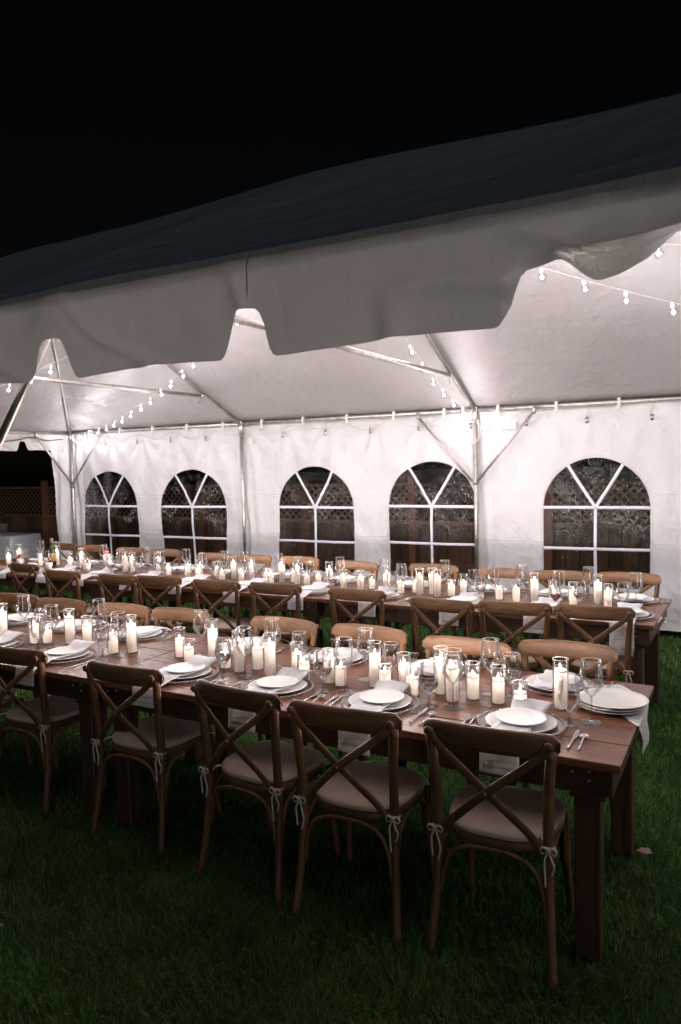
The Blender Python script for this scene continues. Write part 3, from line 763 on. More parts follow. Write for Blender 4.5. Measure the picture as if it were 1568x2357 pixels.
# ---------------------------------------------------------------- chairs
def make_chair():
    c = thing('cross_back_chair', 'x', 'chair')
    for sx in (-1, 1):
        pth = bez([(sx * .222, -.035, 0), (sx * .205, .005, .22), (sx * .197, .022, .44), (sx * .203, .004, .66), (sx * .215, -.012, .82)], 6)
        G().tube(pth, [.0145 + .004 * min(1, i / 14) for i in range(len(pth))], 10).obj('rear_leg', 'chair', c)
        pth = bez([(sx * .205, .425, 0), (sx * .192, .405, .22), (sx * .186, .395, .435)], 6)
        G().tube(pth, [.013 + .004 * i / 12 for i in range(len(pth))], 10).obj('front_leg', 'chair', c)
    # curved top rail, tall oval section
    g_ = G(); n_ = 22; k = 14
    for i in range(n_ + 1):
        u = -1 + 2 * i / n_; x = u * .243; y = -.012 - .040 * (1 - u * u) + .014; e = max(0, (abs(u) - .86) / .14)
        hh = .043 * math.sqrt(max(.02, 1 - (e * .93) ** 2)) * (1 + .05 * (1 - u * u)); th = .0155 * math.sqrt(max(.02, 1 - (e * .9) ** 2))
        zc = .832 + .004 * (1 - u * u)
        for j in range(k):
            a = 2 * PI * j / k; ca, sa = math.cos(a), math.sin(a)
            g_.v.append((x, y + th * (abs(ca) ** .7) * (1 if ca > 0 else -1), zc + hh * (abs(sa) ** .75) * (1 if sa > 0 else -1)))
    for i in range(n_):
        for j in range(k): j2 = (j + 1) % k; g_.f.append((i * k + j, i * k + j2, (i + 1) * k + j2, (i + 1) * k + j))
    g_.f.append(tuple(range(k))); g_.f.append(tuple(n_ * k + j for j in range(k))[::-1])
    g_.obj('top_rail', 'chairrail', c)
    for sx in (-1, 1):
        off = -.012 if sx > 0 else -.002
        pth = bez([(sx * .212, -.034, .845), (sx * .17, -.040, .79), (0, -.048 + off, .655), (-sx * .13, -.012 + off, .525), (-sx * .178, .002, .462)], 6)
        G().tube(pth, .0155, 10, True, .36, up=(sx * .6, 0, -.8)).obj('cross_slat', 'chair', c)
        g2 = G().ball((sx * .212, -.043, .842), .0165, 10, 6, (1, .55, 1)); g2.obj('bolt_cap', 'chair', c)
    G().ball((0, -.066, .655), .006, 8, 5, (1, .5, 1)).obj('bolt', 'bolt', c)
    def outline(s_, n_=40):
        out = []
        for i in range(n_):
            a = 2 * PI * i / n_; ca, sa = math.cos(a), math.sin(a)
            x = (abs(ca) ** .62) * (1 if ca > 0 else -1) * .205; y = (abs(sa) ** .72) * (1 if sa > 0 else -1) * .205
            x *= 1 + .16 * (y / .205 * .5); out.append((x * s_, .215 + y * s_))
        return out
    def slab(levels, mt, nm):
        g3 = G(); n3 = 40
        for s_, z in levels:
            for (x, y) in outline(s_): g3.v.append((x, y, z))
        for q in range(len(levels) - 1):
            for i in range(n3): j = (i + 1) % n3; g3.f.append((q * n3 + i, q * n3 + j, (q + 1) * n3 + j, (q + 1) * n3 + i))
        g3.f.append(tuple(range(n3))[::-1]); g3.f.append(tuple((len(levels) - 1) * n3 + i for i in range(n3)))
        return g3.obj(nm, mt, c)
    slab([(.94, .425), (.985, .428), (1.0, .436), (1.0, .452), (.985, .459), (.95, .460)], 'chair', 'seat_frame')
    slab([(.93, .4605), (.985, .463), (1.005, .472), (.995, .482), (.95, .488), (.80, .492), (.5, .4935), (.2, .494)], 'cushion', 'cushion')
    # bent-wood arches under the seat
    for a, b in (((-.203, .005), (.203, .005)), ((-.19, .405), (.19, .405)), ((-.20, .02), (-.188, .39)), ((.20, .02), (.188, .39))):
        a = Vector((*a, 0)); b = Vector((*b, 0)); P_ = []
        for t, z in ((.035, .22), (.06, .31), (.14, .385), (.30, .418), (.5, .424), (.70, .418), (.86, .385), (.94, .31), (.965, .22)):
            q = a.lerp(b, t); q.z = z; P_.append(q)
        G().tube(bez(P_, 4), .0085, 8).obj('arch_stretcher', 'chair', c)
    # ribbon ties
    for sx in (-1, 1):
        g4 = G(); cx_, cy_ = sx * .197, .020; R_ = .0215; z0 = .468
        ring = [(cx_ + R_ * math.cos(a), cy_ + R_ * math.sin(a), z0 - .006 * math.sin(a)) for a in [2 * PI * i / 14 for i in range(14)]]
        g4.tube(ring, .0045, 6, closed=True, flat=.5)
        kx_, ky_ = cx_ + sx * .006, cy_ - .027
        g4.ball((kx_, ky_, z0), .0075, 8, 5)
        for s2, ln in ((-1, .105 if sx < 0 else .13), (1, .085 if sx > 0 else .12)):
            g4.tube(bez([(kx_, ky_, z0), (kx_ + s2 * .012, ky_ - .006, z0 - .03), (kx_ + s2 * .016 + .004, ky_ - .004, z0 - ln * .6), (kx_ + s2 * .010, ky_ - .002, z0 - ln)], 5), .0038, 6, True, .4)
            g4.tube(bez([(kx_, ky_, z0), (kx_ + s2 * .016, ky_ - .004, z0 + .012), (kx_ + s2 * .028, ky_ - .003, z0 + .003), (kx_ + s2 * .021, ky_ - .002, z0 - .012), (kx_ + s2 * .006, ky_ - .002, z0 - .002)], 5), .0042, 6, True, .4)
        g4.tube(bez([(cx_ - sx * .006, cy_ + .02, z0), (cx_ - sx * .03, cy_ + .035, z0 + .008), (cx_ - sx * .045, cy_ + .06, z0 + .006)], 4), .0045, 6, True, .5)
        g4.obj('ribbon_tie', 'ribbon', c)
    return c
proto = make_chair(); first = [True]
def put_chair(x, y, rz, label, group):
    o = proto if first[0] else copy_tree(proto); first[0] = False
    o.location = (x, y, 0); o.rotation_euler = (0, 0, rz); o['label'] = label; o['group'] = group
rr = random.Random(5)
for i, (x, y, a) in enumerate([(-.793, 2.478, .04), (-1.363, 2.455, .03), (-1.897, 2.49, -.10), (-2.605, 2.55, 0), (-3.42, 2.57, .03), (-4.03, 2.53, 0)]):
    put_chair(x, y, a, f'dark cross-back chair seen from behind at front table, {ORD[i+1]} from right', 'chairs on the camera side of the front tables')
for i, (x, y, a) in enumerate([(-.80, 3.765, .05), (-1.285, 3.64, -.05), (-1.887, 3.715, -.08), (-2.46, 3.71, -.06), (-3.255, 3.705, 0), (-3.75, 3.685, .02), (-4.33, 3.665, .04), (-4.84, 3.69, 0)]):
    put_chair(x, y, PI + a * .8, f'lit brown chair across the front table facing the camera, {ORD[i+1]} from right', 'chairs on the far side of the front tables')
for i, (x, y, a) in enumerate([(-.855, 4.825, .06), (-1.35, 4.775, .10), (-1.83, 4.70, -.1), (-2.55, 4.845, -.03), (-3.285, 4.855, .03), (-3.84, 4.815, .03), (-4.48, 4.83, .08), (-4.89, 4.765, 0), (-5.61, 4.78, -.03), (-6.43, 5.01, -.12)]):
    put_chair(x, y, a, f'cross-back chair on the near side of the back table, {ORD[i+1]} from right', 'chairs on the camera side of the back tables')
for i, (x, y, a) in enumerate([(-.846, 6.27, 0), (-1.365, 6.20, .2), (-1.83, 6.18, -.1), (-2.497, 6.24, -.04), (-3.25, 6.19, -.2), (-3.98, 6.33, -.06), (-4.54, 6.29, .05), (-5.03, 6.30, .03), (-5.86, 6.44, .0), (-6.37, 6.43, -.05), (-7.08, 6.50, .05), (-7.61, 6.53, -.05)]):
    put_chair(x, y, PI + a * .8, f'lit brown chair on the wall side of the back table, {ORD[i+1]} from right', 'chairs on the far side of the back tables')

# ---------------------------------------------------------------- tableware prototypes
def lathe_mesh(name, prof, mt, n=32, cap0=False, cap1=False): return G().lathe(prof, n, cap0=cap0, cap1=cap1).mesh(name, mt)
def smooth_prof(pts, n=5): return [(max(q.x, .0001), q.y) for q in (Vector((p_[0], p_[1])) for p_ in [(v.x, v.y) for v in bez([(a, b, 0) for a, b in pts], n)])]
tall_bowl = lathe_mesh('bowl', smooth_prof([(.0035, .104), (.012, .110), (.028, .128), (.0425, .147), (.0462, .156), (.0455, .168), (.0415, .205), (.0365, .250)], 4), 'glass', 36)
tall_stem = lathe_mesh('stem', smooth_prof([(.0415, .0), (.0415, .0018), (.030, .003), (.012, .006), (.0048, .013), (.0034, .03), (.0033, .09), (.0045, .104), (.0001, .109)], 3), 'solidglass', 24, cap0=True)
gob_bowl = lathe_mesh('bowl', smooth_prof([(.005, .050), (.013, .056), (.030, .078), (.0405, .096), (.0430, .106), (.0425, .118), (.0395, .150), (.0355, .185)], 4), 'glass', 36)
gob_stem = lathe_mesh('stem', smooth_prof([(.0385, .0), (.0385, .002), (.028, .004), (.012, .010), (.0062, .020), (.0055, .036), (.0075, .048), (.0001, .054)], 3), 'solidglass', 24, cap0=True)
gob_water = lathe_mesh('water', [(.0001, .0565), (.010, .0575), (.0285, .0785), (.0385, .0955), (.0395, .0990), (.0001, .0990)], 'water', 32)
gob_wine = lathe_mesh('wine', [(.0001, .0565), (.010, .0575), (.0285, .0785), (.0385, .0955), (.0395, .0990), (.0001, .0990)], 'wine', 32)
tall_water = lathe_mesh('water', [(.0001, .1105), (.010, .1115), (.0265, .1290), (.0385, .1440), (.0001, .1440)], 'water', 32)
rimT = G().tube([(.0365 * math.cos(a), .0365 * math.sin(a), .250) for a in [2 * PI * i / 36 for i in range(36)]], .0009, 6, closed=True).mesh('rim', 'rimglass')
rimG = G().tube([(.0355 * math.cos(a), .0355 * math.sin(a), .185) for a in [2 * PI * i / 36 for i in range(36)]], .0009, 6, closed=True).mesh('rim', 'rimglass')
def put_glass(kind, x, y, z, label, group, fill=None):
    nm = 'wine_glass' if kind == 't' else 'water_goblet'
    t_ = thing(nm, label, 'wine glass' if kind == 't' else 'goblet', (x, y, z), random.uniform(0, 6), group)
    b = link('bowl', tall_bowl if kind == 't' else gob_bowl, t_); link('rim', rimT if kind == 't' else rimG, t_)
    link('stem', tall_stem if kind == 't' else gob_stem, t_)
    if fill: link(fill.name.split('.')[0], fill, t_)
    return t_
CYL = {}; WAX = {}
for nm, h in (('tall', .210), ('medium', .160), ('short', .124)):
    r = .0325
    CYL[nm] = (lathe_mesh('cylinder_%s' % nm, [(.0001, .003), (r - .002, .003), (r, .004), (r, h)], 'cylinder', 36),
               G().tube([(r * math.cos(a), r * math.sin(a), h) for a in [2 * PI * i / 36 for i in range(36)]], .0010, 6, closed=True).mesh('rim', 'rimglass'),
               G().lathe([(.0001, .0), (r + .0005, .0), (r + .0005, .0035), (.0001, .0035)], 32).mesh('base', 'solidglass'))
flame_me = G().lathe([(.0001, -.004), (.0032, -.001), (.0045, .004), (.0042, .009), (.0026, .015), (.001, .021), (.0001, .024)], 8).mesh('flame', 'flame')
wick_me = G().tube([(0, 0, -.002), (.0006, 0, .005), (.001, .0004, .009)], .0011, 5).mesh('wick', 'wick')
def wax_mesh(h, seed):
    r_ = random.Random(seed); r = .0262; g_ = G(); n_ = 28; ph = r_.uniform(0, 6)
    prof = [(r * .97, .0), (r, .003), (r, h * .5), (r * .998, h - .004), (r * .975, h), (r * .92, h - .0008), (r * .90, h - .004)]
    o = 0
    for rad, z in prof:
        for i in range(n_):
            a = 2 * PI * i / n_; dz = (.0016 * math.sin(a + ph) + .0008 * math.sin(3 * a)) if z > h - .008 else 0
            g_.v.append((rad * math.cos(a), rad * math.sin(a), z + dz))
    for k in range(len(prof) - 1):
        for i in range(n_): j = (i + 1) % n_; g_.f.append((k * n_ + i, k * n_ + j, (k + 1) * n_ + j, (k + 1) * n_ + i))
    g_.f.append(tuple(range(n_))[::-1]); nf = len(g_.f)
    g_.lathe([(r * .90, h - .010), (r * .4, h - .0115), (.0001, h - .012)], 20); g_.lathe([(r * .90, h - .004), (r * .90, h - .010)], 28)
    k = len(prof); me = g_.mesh('candle', ['wax', 'pool'])
    for p_ in me.polygons[nf:nf + 40]: p_.material_index = 1
    return me
WM = {}
for nm, hs in (('tall', (.150, .157, .162)), ('medium', (.101, .109, .113)), ('short', (.080, .087, .092))): WM[nm] = [(h, wax_mesh(h, int(h * 1000))) for h in hs]
def put_candle(size, x, y, z, lab, row):
    g_ = thing('glass_cylinder', f'{size} glass cylinder round the {lab}', 'candle holder', (x, y, z), 0, f'glass candle cylinders on the {row} tables')
    a, b, c = CYL[size]; link('wall', a, g_); link('rim', b, g_); link('base', c, g_)
    h, me = random.choice(WM[size]); dx, dy = random.uniform(-.002, .002), random.uniform(-.002, .002)
    cn = tag(link('candle', me), f'{size} lit ivory pillar candle, the {lab}', 'candle', f'lit pillar candles on the {row} tables')
    cn.location = (x + dx, y + dy, z + .004); cn.rotation_euler = (0, 0, random.uniform(0, 6))
    w_ = link('wick', wick_me, cn); w_.location = (0, 0, h - .0135)
    f_ = link('flame', flame_me, cn); f_.location = (.001, 0, h - .004); s_ = random.uniform(.8, 1.1); f_.scale = (s_, s_, s_ * random.uniform(.85, 1.15))
def size_of(h): return 'tall' if h > .181 else ('medium' if h > .136 else 'short')

FC = [(-.686, 3.109, .209), (-.826, 2.999, .122), (-.94, 3.07, .159), (-1.057, 3.08, .159), (-1.128, 3.01, .209), (-1.208, 3.09, .21), (-1.314, 3.012, .131), (-1.397, 3.105, .148), (-1.445, 3.002, .124), (-1.529, 3.069, .211), (-1.68, 3.013, .113), (-1.755, 3.033, .164), (-1.884, 3.013, .128), (-1.963, 3.076, .159), (-2.076, 3.007, .212), (-2.208, 3.085, .159), (-2.268, 3.008, .213), (-2.377, 3.038, .114), (-2.568, 3.174, .209), (-2.623, 3.041, .128), (-2.75, 3.114, .162), (-3.079, 3.083, .212), (-3.163, 3.026, .163), (-3.504, 3.148, .181), (-3.578, 3.082, .208), (-3.729, 3.042, .12), (-3.794, 3.0, .155), (-4.138, 3.042, .212), (-4.309, 3.118, .191)]
BC = [(-.943, 5.473, .205), (-.862, 5.40, .149), (-1.1, 5.398, .146), (-1.252, 5.434, .149), (-1.381, 5.416, .197), (-1.503, 5.368, .139), (-1.64, 5.402, .115), (-1.773, 5.364, .113), (-1.953, 5.50, .173), (-2.02, 5.41, .112), (-2.109, 5.34, .198), (-2.18, 5.42, .2), (-2.26, 5.355, .198), (-2.34, 5.46, .115), (-2.439, 5.383, .115), (-2.571, 5.411, .194), (-2.739, 5.475, .128), (-2.815, 5.42, .14), (-2.978, 5.417, .148), (-3.145, 5.479, .182), (-3.269, 5.50, .12), (-3.345, 5.43, .11), (-3.469, 5.476, .185), (-3.555, 5.553, .11), (-3.64, 5.495, .185), (-3.71, 5.42, .12), (-3.797, 5.482, .11), (-3.979, 5.511, .185), (-4.045, 5.44, .12), (-4.182, 5.51, .19), (-4.267, 5.444, .12), (-4.364, 5.498, .142), (-4.594, 5.53, .175), (-4.545, 5.44, .12), (-4.658, 5.425, .147), (-4.951, 5.482, .12), (-5.133, 5.54, .19), (-5.407, 5.47, .196), (-5.536, 5.50, .203), (-5.718, 5.476, .16), (-5.85, 5.58, .12), (-6.219, 5.559, .203), (-6.101, 5.529, .12), (-6.33, 5.50, .15), (-6.697, 5.64, .19), (-6.861, 5.56, .12), (-6.954, 5.626, .13), (-7.305, 5.633, .185), (-7.396, 5.557, .15), (-7.70, 5.60, .205)]
for row, lst, off in (('front', FC, 0), ('back', BC, 0)):
    for i, (x, y, h) in enumerate(sorted(lst, reverse=True)):
        lab = f'{ordn(i+1)} candle from the right, {row} row of tables'
        put_candle(size_of(h), x, y, TT, lab, row)
FT = [(-.54, 2.988), (-1.002, 3.163), (-1.09, 2.924), (-1.611, 2.925), (-1.611, 3.14), (-2.159, 3.157), (-2.178, 2.935), (-2.658, 3.192), (-3.069, 2.979), (-3.484, 3.23), (-3.607, 2.979), (-4.065, 3.146)]
FG = [(-.614, 2.932), (-.921, 3.196), (-1.192, 2.902), (-1.713, 2.903), (-1.492, 3.171), (-2.02, 3.19), (-2.30, 2.922), (-3.146, 2.929), (-3.272, 3.13), (-3.676, 2.93), (-3.862, 3.107)]
BT = [(-.681, 5.401), (-1.027, 5.572), (-1.18, 5.30), (-1.506, 5.533), (-1.658, 5.321), (-2.142, 5.60), (-2.384, 5.284), (-2.653, 5.539), (-3.06, 5.52), (-3.406, 5.393), (-3.715, 5.563), (-4.107, 5.579), (-4.33, 5.567), (-4.82, 5.602), (-4.44, 5.38), (-4.95, 5.38), (-5.345, 5.60), (-5.472, 5.376), (-6.0, 5.66), (-6.773, 5.70), (-7.15, 5.80), (-7.60, 5.75), (-7.50, 5.45)]
BG = [(-.755, 5.33), (-1.03, 5.273), (-1.182, 5.213), (-1.466, 5.603), (-1.745, 5.288), (-1.91, 5.593), (-2.461, 5.264), (-2.50, 5.566), (-2.984, 5.248), (-3.405, 5.60), (-3.884, 5.36), (-4.894, 5.298), (-5.533, 5.304), (-6.053, 5.393), (-6.60, 5.42), (-7.0, 5.46), (-5.25, 5.38), (-4.25, 5.33)]
for row, T_, G_ in (('front', FT, FG), ('back', BT, BG)):
    for i, (x, y) in enumerate(sorted(T_, reverse=True)):
        put_glass('t', x, y, TT, f'tall angular wine glass, {ordn(i+1)} from the right end of the {row} row', f'tall wine glasses on the {row} tables', tall_water if random.random() < .15 else None)
    for i, (x, y) in enumerate(sorted(G_, reverse=True)):
        if (x, y) == (-1.182, 5.213): put_glass('g', x, y, TT, 'goblet holding red wine on the back table', f'goblets on the {row} tables', gob_wine)
        else: put_glass('g', x, y, TT, f'short-stemmed water goblet, {ordn(i+1)} from the right end of the {row} row', f'goblets on the {row} tables', gob_water if random.random() < .5 else None)

# plates
def plate_prof(r, h, th=.0035, well=.62):
    return [(.0001, .001), (r * well * .9, .001), (r * well, .0), (r * (well + .05), .002), (r * .9, h * .62), (r, h), (r * 1.003, h + th * .5), (r * .99, h + th * .9), (r * .88, h * .62 + th), (r * well, th + .001), (r * .3, th + .0003), (.0001, th)]
din_me = lathe_mesh('dinner_plate', plate_prof(.1375, .013), 'china', 48)
sal_me = lathe_mesh('salad_plate', plate_prof(.098, .012), 'china', 44)
stk_me = lathe_mesh('stoneware_plate', plate_prof(.139, .013), 'stoneware', 48)
def charger_meshes():
    a = lathe_mesh('charger_disc', [(.0001, .004), (.10, .004), (.112, .005), (.150, .010), (.163, .011)], 'glass', 48)
    g_ = G()
    n_ = 64
    for i in range(n_):
        th = 2 * PI * i / n_; g_.ball((.1655 * math.cos(th), .1655 * math.sin(th), .012), .0064, 6, 4)
    b = g_.mesh('bead_rim', 'bead'); return a, b
M['bead'] = mottled('silvered glass beads', (.62, .58, .56), (.80, .77, .75), 30, .16, .9, .02)
ch_a, ch_b = charger_meshes()
def strip_mesh(path, wd, name, mt, thick=.003, hem=None, taper=0, seed=0):
    """a folded cloth strip following path [(y,z)]; width along x"""
    P = path; n_ = len(P); k = 8; g_ = G(); r_ = random.Random(seed)
    for i, (y, z, xo, wk) in enumerate(P):
        y2, z2 = P[min(i + 1, n_ - 1)][:2]; y1, z1 = P[max(0, i - 1)][:2]
        d = Vector((y2 - y1, z2 - z1)).normalized(); nrm = (-d.y, d.x)
        for s_ in (0, 1):
            for j in range(k + 1):
                u = -1 + 2 * j / k; e = thick * (s_ - .5) * 2 * (1 - .25 * u * u)
                rip = .0018 * math.sin(u * 5 + i * .35 + seed) + .001 * math.sin(u * 9 - i * .2)
                g_.v.append((xo + u * wd / 2 * wk, y + nrm[0] * (e + rip), z + nrm[1] * (e + rip)))
    m_ = 2 * (k + 1)
    for i in range(n_ - 1):
        a = i * m_; b = a + m_
        for j in range(k): g_.f.append((a + j, b + j, b + j + 1, a + j + 1)); g_.f.append((a + k + 1 + j, a + k + 2 + j, b + k + 2 + j, b + k + 1 + j))
        g_.f.append((a, a + k + 1, b + k + 1, b)); g_.f.append((a + k, b + k, b + k + k + 1, a + k + k + 1))
    g_.f.append(tuple([j for j in range(k + 1)] + [k + 1 + j for j in range(k, -1, -1)]))
    e = (n_ - 1) * m_; g_.f.append(tuple([e + j for j in range(k, -1, -1)] + [e + k + 1 + j for j in range(k + 1)]))
    return g_.mesh(name, mt)
def napkin(x, y, rz, edge, hang, label, group, ang=0.0, seed=0, far=.16):
    """edge: distance from setting centre to the table edge (towards -y local); strip passes between the two plates"""
    r_ = random.Random(seed); P = []
    def sl(yy): return ang * yy
    pts = [(far, .046, 1.12), (far - .022, .058, 1.15), (.11, .046, 1.05), (.065, .029, .95), (0, .0228, .9), (-.06, .0238, .9), (-.10, .028, .92), (-.14, .0275, .95), (-.175, .021, .98), (-edge + .02, .010, 1), (-edge - .004, .006, 1), (-edge - .011, -.008, 1.0), (-edge - .014, -.03, 1.0), (-edge - .015, -.03 - (hang - .03) * .5, 1.0), (-edge - .018, -hang, 1.02)]
    Q = bez([(a, b, w_) for a, b, w_ in pts], 3)
    P = [(q.x, q.y, ang * q.x, q.z) for q in Q]
    t_ = tag(link('napkin', strip_mesh(P, .142, 'napkin', 'napkin', .0036, seed=seed)), label, 'napkin', group)
    t_.location = (x, y, TT); t_.rotation_euler = (0, 0, rz)
    # second, shorter layer of the fold and its hemstitch line
    Q2 = [p_ for p_ in P if p_[0] < -.10]
    Q2 = [(a - .0052, b + .0005, c + .014, w_ * .97) for a, b, c, w_ in Q2 if b > -hang * .86]
    l2 = link('fold', strip_mesh(Q2, .132, 'fold', 'napkin', .0018, seed=seed + 3), t_)
    hs = G(); zc = -hang * .52
    for q in range(22):
        hs.box(-.056 + .005 * q + ang * -edge + .006, -.0535 + .005 * q + ang * -edge + .006, -edge - .0260, -edge - .0245, zc + .0006 * q - .0012, zc + .0006 * q + .0014)
    o = hs.obj('hemstitch', 'hemstitch', t_, False); return t_
# cutlery prototypes, lying along +y, business end towards +y
def knife_mesh():
    g_ = G(); pr = [(.0, .0045, .003), (.03, .0055, .0034), (.09, .0042, .003), (.105, .004, .0022), (.11, .0085, .0012), (.15, .0095, .0011), (.19, .0085, .001), (.212, .003, .0008)]
    n_ = 8
    for y, w_, h in pr:
        for k in range(n_): a = 2 * PI * k / n_; g_.v.append((w_ * math.cos(a), y - .106, .0036 + h * math.sin(a)))
    for i in range(len(pr) - 1):
        for k in range(n_): g_.f.append((i * n_ + k, i * n_ + (k + 1) % n_, (i + 1) * n_ + (k + 1) % n_, (i + 1) * n_ + k))
    g_.f += [tuple(range(n_))[::-1], tuple((len(pr) - 1) * n_ + k for k in range(n_))]; return g_.mesh('table_knife', 'cutlery')
def spoon_mesh():
    g_ = G(); pr = [(.0, .0045, .0028, 0), (.03, .005, .003, 0), (.09, .0036, .0025, .002), (.12, .003, .0024, .005)]
    n_ = 8
    for y, w_, h, lz in pr:
        for k in range(n_): a = 2 * PI * k / n_; g_.v.append((w_ * math.cos(a), y - .09, .0034 + lz + h * math.sin(a)))
    for i in range(len(pr) - 1):
        for k in range(n_): g_.f.append((i * n_ + k, i * n_ + (k + 1) % n_, (i + 1) * n_ + (k + 1) % n_, (i + 1) * n_ + k))
    g_.f += [tuple(range(n_))[::-1]]
    # round bowl
    o = len(g_.v); R1 = 7; m_ = 18
    for q in range(R1):
        t = q / (R1 - 1)
        for k in range(m_): a = 2 * PI * k / m_; g_.v.append((.019 * t * math.cos(a), .050 + .0225 * t * math.sin(a), .0022 + .0065 * t * t))
    for q in range(R1 - 1):
        for k in range(m_): g_.f.append((o + q * m_ + k, o + q * m_ + (k + 1) % m_, o + (q + 1) * m_ + (k + 1) % m_, o + (q + 1) * m_ + k))
    return g_.mesh('soup_spoon', 'cutlery')
def fork_mesh():
    g_ = G(); pr = [(.0, .0048, .0028, 0), (.03, .0052, .003, 0), (.09, .0036, .0026, .002), (.115, .0038, .002, .005), (.128, .010, .0014, .004), (.140, .0115, .0012, .002)]
    n_ = 8
    for y, w_, h, lz in pr:
        for k in range(n_): a = 2 * PI * k / n_; g_.v.append((w_ * math.cos(a), y - .096, .0034 + lz + h * math.sin(a)))
    for i in range(len(pr) - 1):
        for k in range(n_): g_.f.append((i * n_ + k, i * n_ + (k + 1) % n_, (i + 1) * n_ + (k + 1) % n_, (i + 1) * n_ + k))
    g_.f += [tuple(range(n_))[::-1], tuple((len(pr) - 1) * n_ + k for k in range(n_))]
    for k in range(4):
        x = -.0093 + .0062 * k; g_.tube([(x, .043, .0052), (x, .062, .0035), (x * .95, .080, .005), (x * .93, .092, .0075)], [.0017, .0016, .0014, .0007], 6)
    return g_.mesh('fork', 'cutlery')
kn_me, sp_me, fk_me = knife_mesh(), spoon_mesh(), fork_mesh()
def setting(x, y, rz, edge, hang, where, grp, seed, nap=True, cut=True, ang=.0, plates=True, far=.16):
    ca, sa = math.cos(rz), math.sin(rz)
    def wp(a, b): return (x + a * ca - b * sa, y + a * sa + b * ca)
    r_ = random.Random(seed)
    t_ = thing('charger_plate', f'beaded glass charger, {where}', 'charger plate', (x, y, TT), rz, f'beaded glass chargers {grp}')
    link('disc', ch_a, t_); link('bead_rim', ch_b, t_)
    q = wp(r_.uniform(-.006, .006), r_.uniform(-.006, .006))
    d = tag(link('dinner_plate', din_me), f'wide white plate on the charger, {where}', 'plate', f'dinner plates {grp}'); d.location = (*q, TT + .0075)
    if nap: napkin(x, y, rz, edge, hang, f'white folded napkin, {where}', f'white napkins {grp}', ang, seed, far)
    q = wp(r_.uniform(-.01, .012), r_.uniform(-.012, .008))
    s_ = tag(link('salad_plate', sal_me), f'small white plate on top, {where}', 'plate', f'salad plates {grp}'); s_.location = (*q, TT + .0275); s_.rotation_euler = (r_.uniform(-.02, .02), r_.uniform(-.02, .02), 0)
    if cut:
        for me, nm, dx, dy, lb in ((kn_me, 'table_knife', .212, -.055, 'knife'), (sp_me, 'soup_spoon', .250, -.075, 'round soup spoon'), (fk_me, 'fork', -.212, -.060, 'outer fork'), (fk_me, 'fork', -.178, -.035, 'inner fork')):
            if nm == 'fork' and lb == 'inner fork': dx = -.186
            q = wp(dx + r_.uniform(-.006, .006), dy + r_.uniform(-.012, .012))
            o = tag(link(nm, me), f'polished {lb} beside the plates, {where}', nm.split('_')[-1], f'cutlery {grp}')
            o.location = (*q, TT + .0015); o.rotation_euler = (0, 0, rz + r_.uniform(-.05, .05))
for i, (x, hg) in enumerate([(-.779, .098), (-1.392, .120), (-1.922, .112), (-2.483, .085), (-3.349, .085), (-3.957, .09)]):
    setting(x, 2.836, 0, 2.836 - Y1, hg, f'{ORD[i+1]} from right, near side of front table', 'on the camera side of the front tables', 10 + i, ang=(.05, -.02, .08, .12, .02, .0)[i], far=.175)
for i, x in enumerate([-.768, -1.371, -1.921, -2.514, -3.323, -3.90, -4.435]):
    setting(x, 3.40, PI, .20, .07, f'{ORD[i+1]} from right, far side of front table', 'on the far side of the front tables', 30 + i, ang=.1 * ((i % 3) - 1), far=.185)
for i, (x, hg) in enumerate([(-.703, .20), (-1.24, .11), (-1.834, .11), (-2.507, .10), (-3.131, .10), (-3.772, .09), (-4.40, .06), (-4.987, .06), (-5.60, .06), (-6.15, .06), (-6.75, .05)]):
    setting(x, back_pt(x, Y2) + .24, AB, .24, hg, f'{ORD[i+1]} from right, near side of back table', 'on the camera side of the back tables', 50 + i, ang=(-.02, .03, .06)[i % 3])
for i, x in enumerate([-.733, -1.293, -1.81, -2.464, -3.157, -3.802, -4.382, -5.024, -5.737, -6.392, -7.05]):
    setting(x, back_pt(x, Y2) + TW - .215, PI + AB, .22, .07, f'{ORD[i+1]} from right, far side of back table', 'on the far side of the back tables', 80 + i, ang=.12 * ((i % 3) - 1), far=.18)

